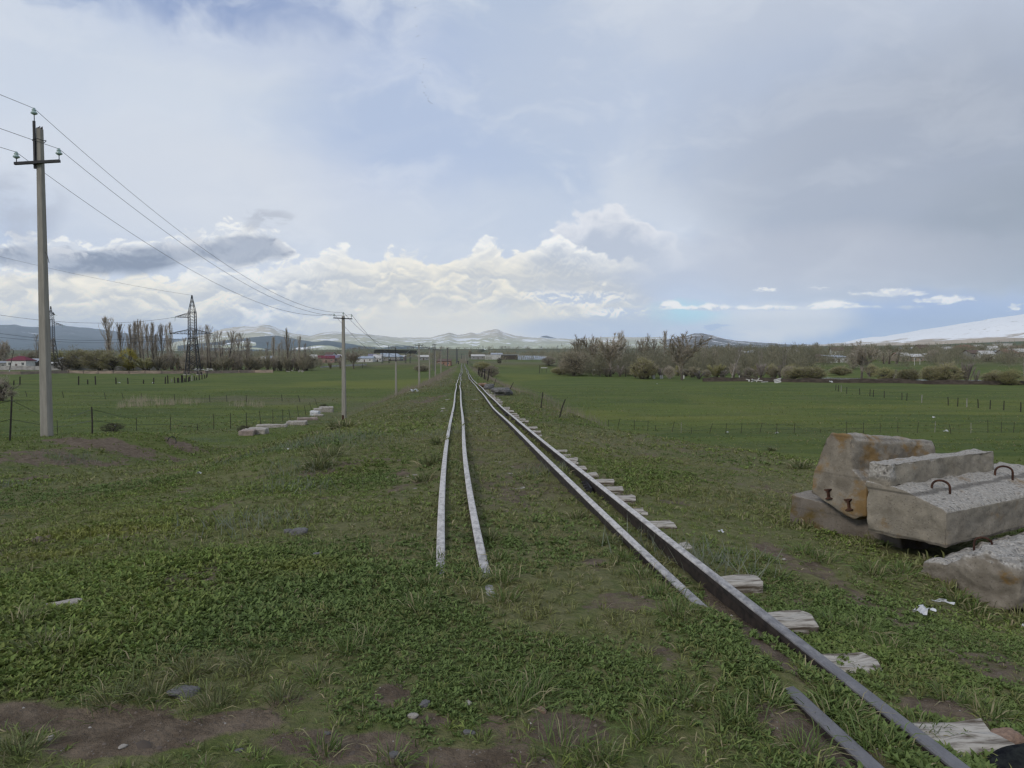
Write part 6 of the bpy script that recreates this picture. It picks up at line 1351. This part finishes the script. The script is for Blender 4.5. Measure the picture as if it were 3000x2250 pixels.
# ------------------------------------------------------------------ low plants: rosettes of small leaves, grass tufts, dry stalks
m, t = newmat('leaf_blades'); t.surf(t.attr('tint'), .62, None, .25, trans=.22); M['leafmat'] = m
class Blades:
    def __init__(s): s.V = []; s.T = []; s.Q = []; s.C = []; s.n = 0
    def leaves(s, P, D, Nn, L, W, col, fold=.25):
        """folded lance leaves: base, two mid points, tip"""
        n = len(P); Sd = unit(np.cross(D, Nn)); mid = P + D * (L * .48)[:, None]; up = unit(np.cross(Sd, D))
        V = np.empty((n, 4, 3)); V[:, 0] = P; V[:, 1] = mid - Sd * (W / 2)[:, None] + up * (W * fold)[:, None]; V[:, 2] = mid + Sd * (W / 2)[:, None] + up * (W * fold)[:, None]
        V[:, 3] = P + D * L[:, None] - np.array([0, 0, 1.0]) * (L * .10)[:, None]
        b = np.arange(n) * 4 + s.n; s.T.append(np.stack([b, b + 3, b + 1], 1)); s.T.append(np.stack([b, b + 2, b + 3], 1)); s.V.append(V.reshape(-1, 3)); s.C.append(np.repeat(col, 4, 0)); s.n += 4 * n
    def blades(s, P, D, L, W, col, droop=.35):
        n = len(P); side = unit(np.cross(D, rng.normal(size=(n, 3)))); mid = P + D * (L * .55)[:, None]; hor = D.copy(); hor[:, 2] = 0
        tip = P + D * (L * .80)[:, None] + hor * (L * .30)[:, None] - np.array([0, 0, 1.0]) * (L * droop * .4)[:, None]
        V = np.empty((n, 5, 3)); V[:, 0] = P - side * (W / 2)[:, None]; V[:, 1] = P + side * (W / 2)[:, None]; V[:, 2] = mid + side * (W * .42)[:, None]; V[:, 3] = mid - side * (W * .42)[:, None]; V[:, 4] = tip
        b = np.arange(n) * 5 + s.n; s.Q.append(np.stack([b, b + 1, b + 2, b + 3], 1)); s.T.append(np.stack([b + 3, b + 2, b + 4], 1)); s.V.append(V.reshape(-1, 3)); s.C.append(np.repeat(col, 5, 0)); s.n += 5 * n
    def build(s, name, mat):
        F_ = ([np.concatenate(s.Q)] if s.Q else []) + [np.concatenate(s.T)]
        me = np_mesh(name, np.concatenate(s.V), F_, mat, False, {'tint': np.concatenate(s.C)}); o = bpy.data.objects.new(name, me); C.objects.link(o); return tag(o, kind='stuff')
# stones, blocks, rails and sleepers keep the plants off
def blocked(X, Y):
    tt = X - track_x(Y); z = np.zeros(len(X), bool)
    for r in (GAUGE, .53): z |= (np.abs(tt - r) < .05) & (Y < 60) & ~((r == .53) & (Y > 2.75) & (Y < 3.45))
    for r in (-GAUGE, -.53): z |= (np.abs(tt - r) < .045) & (Y > 4.6) & (Y < 60)
    for i_, ys in enumerate(sl_y):
        if ys < 26: z |= (np.abs(Y - ys - .08 * tt) < .135) & (((tt > .84) & (tt < 1.04)) if i_ % 5 != 2 else (tt > 9))
        if 7.2 < ys < 9.4 or 22 < ys < 36: z |= (np.abs(Y - ys) < .12) & (tt < -.84) & (tt > -1.34)
    for (sx, sy, sr) in STONES: z |= (np.hypot(X - sx, Y - sy) < sr * 1.05)
    for (P0, a, w, L) in ((Pc, ac, .66, 2.3), (Pd, (.83, .55), .66, 2.0), (Pb, (.8, .6), 1.1, 1.0), (Pa, (.89, .455), .6, 1.75)):
        av = np.array(a) / np.hypot(*a); q = np.stack([X - P0[0], Y - P0[1]], 1); u_ = q @ av; w_ = q @ np.array([-av[1], av[0]]); z |= (u_ > .0) & (u_ < L) & (w_ > .02) & (w_ < w - .02)
    return z
def scatter(n, r0, r1, p=1.0, a0=-50, a1=50):
    """points with density falling with distance (p = 2 is even over the picture, 0 is even over the ground)"""
    n = int(n * 1.16); u_ = rng.random(n); e = 2 - p
    r = np.sqrt(u_ * (r1 * r1 - r0 * r0) + r0 * r0) if abs(e - 2) < 1e-6 else ((r1 ** e - r0 ** e) * u_ + r0 ** e) ** (1 / e)
    a = np.radians(rng.uniform(a0, a1, n)); X = r * np.sin(a); Y = r * np.cos(a); k = ~blocked(X, Y); return X[k], Y[k]
def colour(n, base, var=.22, mixc=None, f=None):
    c = np.tile(np.array(base), (n, 1)) * rng.uniform(1 - var, 1 + var, (n, 1)); c *= rng.uniform(.92, 1.08, (n, 3))
    if mixc is not None: c = c * (1 - f[:, None]) + np.array(mixc) * f[:, None]
    return c
LUSH = (.162, .208, .054); DEEP = (.120, .172, .054); OLIVE = (.175, .178, .070); YELL = (.21, .21, .048); STRAW = (.33, .285, .175); GREY = (.15, .165, .12)
def rosettes(B, n, r0, r1, size, k, p, thresh=.42):
    X, Y = scatter(n, r0, r1, p); zd, zy, zb = zones(X, Y); d = np.hypot(X, Y)
    kind = fbm(X * .55 + 40, Y * .55, 3, 71); dens = fbm(X * 1.1, Y * 1.1, 3, 83)
    keep = (rng.random(len(X)) > zd * 1.4) & (rng.random(len(X)) > zb * .8) & (kind + .35 * (dens - .5) + .10 * rng.random(len(X)) > thresh)
    tt = X - track_x(Y); keep &= ~((np.abs(tt) < 1.3) & (Y > 4.4) & (rng.random(len(X)) < .75))
    X, Y, zy, kind = X[keep], Y[keep], zy[keep], kind[keep]; Z = terrain(X, Y); n = len(X); sz = size * rng.uniform(.6, 1.35, n) * (.8 + .6 * sst(.4, .65, kind)); yaw = rng.uniform(0, 6.28, n)
    deep = sst(.44, .62, fbm(X * .3, Y * .3, 3, 17)); base = colour(n, LUSH, .2, DEEP, deep * .85); base = base * (1 - zy[:, None] * .8) + np.array(YELL) * zy[:, None] * .8
    for j in range(k):
        a = yaw + j * 6.283 / k * 1.62 + rng.uniform(-.4, .4, n); el = rng.uniform(.15, 1.1, n); D = np.stack([np.cos(a) * np.cos(el), np.sin(a) * np.cos(el), np.sin(el)], 1); L = sz * rng.uniform(.7, 1.3, n)
        h = sz * rng.uniform(0, .28, n); P = np.stack([X + rng.normal(0, .3, n) * sz, Y + rng.normal(0, .3, n) * sz, Z + h - .004], 1)
        B.leaves(P, D, np.tile([0, 0, 1.0], (n, 1)), L, L * rng.uniform(.30, .46, n), base * rng.uniform(.72, 1.3, (n, 1)))
def tufts(B, n, r0, r1, L, W, k, p, spread=.9, olive=.5, thresh=.0, tall=None, kill=.95):
    X, Y = scatter(n, r0, r1, p); zd, zy, zb = zones(X, Y); kind = fbm(X * .5 + 7, Y * .5, 3, 91)
    keep = (rng.random(len(X)) > zd * kill) & (kind + .2 * rng.random(len(X)) > thresh); X, Y, zy, zb, kind = X[keep], Y[keep], zy[keep], zb[keep], kind[keep]
    Z = terrain(X, Y); n = len(X); tt = X - track_x(Y); s = rng.uniform(.55, 1.35, n) * (.75 + .6 * sst(.4, .65, kind))
    s *= 1 + .7 * np.exp(-((np.abs(tt) - .62) / .16) ** 2) * (Y > 3.6) * (Y < 30) * rng.random(n)
    for (P0, a, w, LL) in ((Pc, ac, .66, 2.3), (Pd, (.83, .55), .66, 2.0), (Pb, (.8, .6), 1.1, 1.0)):
        av = np.array(a) / np.hypot(*a); q = np.stack([X - P0[0], Y - P0[1]], 1); u_ = q @ av; w_ = q @ np.array([-av[1], av[0]]); dd = np.hypot(np.clip(-u_, 0, 9) + np.clip(u_ - LL, 0, 9), np.clip(-w_, 0, 9) + np.clip(w_ - w, 0, 9)); s *= 1 + .8 * np.exp(-(dd / .3) ** 2)
    ol = np.clip(sst(.40, .62, fbm(X * .45, Y * .45, 3, 23)) * olive + zb * .6, 0, 1); base = colour(n, (.158, .198, .060), .2, OLIVE, ol)
    base = base * (.55 + .9 * fbm(X * .06, Y * .16, 4, 5)) [:, None] if r0 > 13 else base
    base = base * (1 - zy[:, None] * .7) + np.array(YELL) * zy[:, None] * .7; base = base * (1 - zb[:, None] * .42) + np.array(STRAW) * zb[:, None] * .42 * .75
    for j in range(k):
        a = rng.uniform(0, 6.28, n); el = rng.uniform(1.45 - spread, 1.45, n); D = np.stack([np.cos(a) * np.cos(el), np.sin(a) * np.cos(el), np.sin(el)], 1); l = L * s * rng.uniform(.5, 1.25, n)
        P = np.stack([X + np.cos(a) * s * L * .16, Y + np.sin(a) * s * L * .16, Z - .006], 1); c = base * rng.uniform(.75, 1.3, (n, 1)); dry = rng.random(n) < (.07 + .22 * zb); c[dry] = np.array(STRAW) * rng.uniform(.6, 1.1, (dry.sum(), 1))
        B.blades(P, D, l, W * rng.uniform(.7, 1.3, n) * (.8 + .4 * s), c)
B = Blades(); rosettes(B, 60000, 1.35, 5.2, .0225, 9, 1.0, .44); rosettes(B, 42000, 5.2, 12, .026, 6, 1.0, .42); rosettes(B, 30000, 12, 30, .04, 5, 1.0, .45); B.build('ground_cover', M['leafmat'])
B = Blades(); tufts(B, 6500, 1.3, 5.5, .044, .0032, 12, 1.0, 1.15, .8, kill=1.3); tufts(B, 15000, 5.5, 14, .052, .0055, 9, 1.0, 1.05, .6, kill=1.2); tufts(B, 30000, 14, 48, .075, .013, 6, 1.2, .9, .5); tufts(B, 26000, 48, 150, .13, .035, 4, 1.3, .8, .35); B.build('grass', M['leafmat'])
# coarse tussocks: splayed grass clumps by the rails and in the foreground
B = Blades(); g = rng
spots = [(1500, 2080, .16), (1560, 2030, .13), (1640, 2200, .18), (1420, 2010, .10), (1020, 1905, .12), (1080, 1870, .12), (830, 2050, .10), (330, 2060, .15), (450, 2040, .12), (620, 2070, .12), (2150, 2110, .13), (2450, 2100, .14), (2560, 2190, .15), (2240, 2060, .12), (2360, 2200, .12), (2520, 1850, .15), (2600, 1900, .16), (2440, 1830, .13), (2780, 2050, .13), (2900, 2100, .13), (1460, 1640, .12), (1440, 1580, .12), (1470, 1700, .13), (1480, 1760, .14), (1250, 1720, .12), (1230, 1780, .12), (1270, 1640, .11), (1880, 1690, .14), (1930, 1740, .15), (1830, 1640, .13), (1770, 1590, .13), (1690, 1520, .12), (1980, 1800, .14), (2230, 1640, .12), (2280, 1690, .14), (2400, 1640, .16), (2560, 1680, .18), (2640, 1680, .16), (2350, 1620, .16), (2800, 1760, .16), (2860, 1800, .16), (1260, 1360, .25), (1290, 1300, .25), (1240, 1410, .2), (960, 1340, .35), (930, 1370, .3), (1000, 1255, .4), (2340, 1370, .25), (2260, 1320, .3), (560, 1970, .12), (740, 1950, .12), (930, 1980, .1), (120, 1900, .14), (60, 1830, .14), (1150, 2230, .1), (950, 2200, .09), (2700, 2140, .12), (1990, 2060, .12), (1900, 2150, .12), (1750, 2230, .12), (60, 2200, .1)]
for (u, v, L) in spots:
    c0 = hit(u, v); n = 90 if L < .3 else 150; X = c0.x + g.normal(0, L * .28, n); Y = c0.y + g.normal(0, L * .28, n); Z = terrain(X, Y); a = np.arctan2(Y - c0.y, X - c0.x) + g.normal(0, .7, n); el = g.uniform(.35, 1.4, n)
    D = np.stack([np.cos(a) * np.cos(el), np.sin(a) * np.cos(el), np.sin(el)], 1); f = (g.random(n) < .22) * 1.0; dd = math.hypot(c0.x, c0.y)
    B.blades(np.stack([X, Y, Z - .005], 1), D, L * g.uniform(.45, 1.2, n), np.full(n, max(.0032, .0011 * dd)) * g.uniform(.8, 1.3, n), colour(n, (.115, .158, .048) if u > 900 and v > 1600 else (.125, .145, .058), .25, STRAW, f * .8))
B.build('grass_tussocks', M['leafmat'])
# dry weed stalks on the flanks of the embankment, reeds in the left field, grey wormwood clumps
def stalks(name, mat, pts, L, W, k, seed, lean=.35):
    g = np.random.default_rng(seed); X = np.repeat(pts[:, 0], k) + g.normal(0, .18, len(pts) * k); Y = np.repeat(pts[:, 1], k) + g.normal(0, .18, len(pts) * k); n = len(X); Z = terrain(X, Y)
    a = g.uniform(0, 6.28, n); D = unit(np.stack([np.cos(a) * lean * g.random(n), np.sin(a) * lean * g.random(n), np.ones(n)], 1)); dist = np.hypot(X, Y)
    T = twig_tris(np.stack([X, Y, Z - .03], 1), D, L * g.uniform(.4, 1.25, n), np.maximum(W, dist * .00022) * g.uniform(.7, 1.4, n), g); me = np_mesh(name, T, [np.arange(len(T)).reshape(-1, 3)], mat); o = bpy.data.objects.new(name, me); C.objects.link(o); return tag(o, kind='stuff')
Yl = rng.uniform(44, 260, 2600); tl = rng.normal(-5.6, 1.3, 2600) - .01 * np.clip(Yl - 60, 0, 90); Yr = rng.uniform(20, 260, 1500); tr_ = rng.normal(5.0, 1.1, 1500)
k1 = fbm(Yl * .08, tl * .5, 3, 3) > .44; k2 = fbm(Yr * .10, tr_ * .5, 3, 13) > .50
pts = np.concatenate([np.stack([track_x(Yl) + tl, Yl], 1)[k1], np.stack([track_x(Yr) + tr_, Yr], 1)[k2]])
stalks('dry_weeds', M['dry_stalk'], pts, .55, .012, 9, 4)
def band(us, vs, n, jit, seed):
    g = np.random.default_rng(seed); out = []
    for i in range(n):
        k = g.random(); u = us[0] + (us[1] - us[0]) * k; v = vs[0] + (vs[1] - vs[0]) * k; p = hit(u + g.normal(0, 4), v + g.normal(0, jit), 30); out.append((p.x, p.y))
    return np.array(out)
stalks('reeds', M['reed'], np.concatenate([band((348, 590), (1193, 1181), 120, 2.2, 1), band((370, 470), (1176, 1175), 40, 2, 2), band((680, 770), (1189, 1191), 30, 2, 3)]), 1.0, .03, 5, 8, .25)
g = np.random.default_rng(77); wp = []
for (u, v, r, n) in ((560, 1290, .9, 60), (640, 1295, .5, 20), (250, 1350, .35, 26), (180, 1345, .3, 16), (20, 1425, .3, 14), (885, 1380, .25, 18), (840, 1428, .2, 14), (710, 1535, .18, 14), (2030, 1645, .16, 22), (1610, 1380, .12, 16), (945, 1290, .9, 70), (900, 1310, .6, 40), (2250, 1310, .3, 14), (1300, 1270, .2, 12), (2050, 1660, .12, 12)):
    c0 = hit(u, v)
    for _ in range(n): wp.append((c0.x + g.normal(0, r), c0.y + g.normal(0, r * .8)))
m_w = rmat('grey_green_weed', [(.20, .22, .17), (.14, .165, .115)], .1, .15, ns=2.0)
stalks('grey_weeds', m_w, np.array(wp), .20, .008, 10, 9, 1.0)
# gravel and crumbs of soil on the bare places
n = 60000; X, Y = scatter(n, 1.3, 9, 1.0); zd, _, _ = zones(X, Y); k = rng.random(len(X)) < zd * .9 - .12; X, Y = X[k], Y[k]; n = len(X); Z = terrain(X, Y); s = .0019 * np.exp(rng.normal(0, .65, n)) * (1 + .12 * Y)
base = np.array([(1, 0, 0), (0, 1, 0), (-1, 0, 0), (0, -1, 0), (0, 0, .8)], float); rot = rng.uniform(0, 6.28, n); cs, sn = np.cos(rot), np.sin(rot); st = rng.uniform(.6, 1.5, (n, 1))
V = np.stack([np.stack([X + s * (b[0] * cs * st[:, 0] - b[1] * sn), Y + s * (b[0] * sn * st[:, 0] + b[1] * cs), Z + s * b[2] - .001], 1) for b in base], 1).reshape(-1, 3)
b0 = np.arange(n) * 5; T = np.concatenate([np.stack([b0 + i, b0 + (i + 1) % 4, b0 + 4], 1) for i in range(4)])
gc = np.where(rng.random((n, 1)) < .08, np.array([[.30, .28, .26]]), np.array([[.13, .105, .088]])) * rng.uniform(.6, 1.25, (n, 1)); m, t = newmat('gravel'); t.surf(t.attr('tint'), .9, None, .2)
o = bpy.data.objects.new('gravel', np_mesh('gravel', V, [T], m, False, {'tint': np.repeat(gc, 5, 0)})); C.objects.link(o); tag(o, kind='stuff')
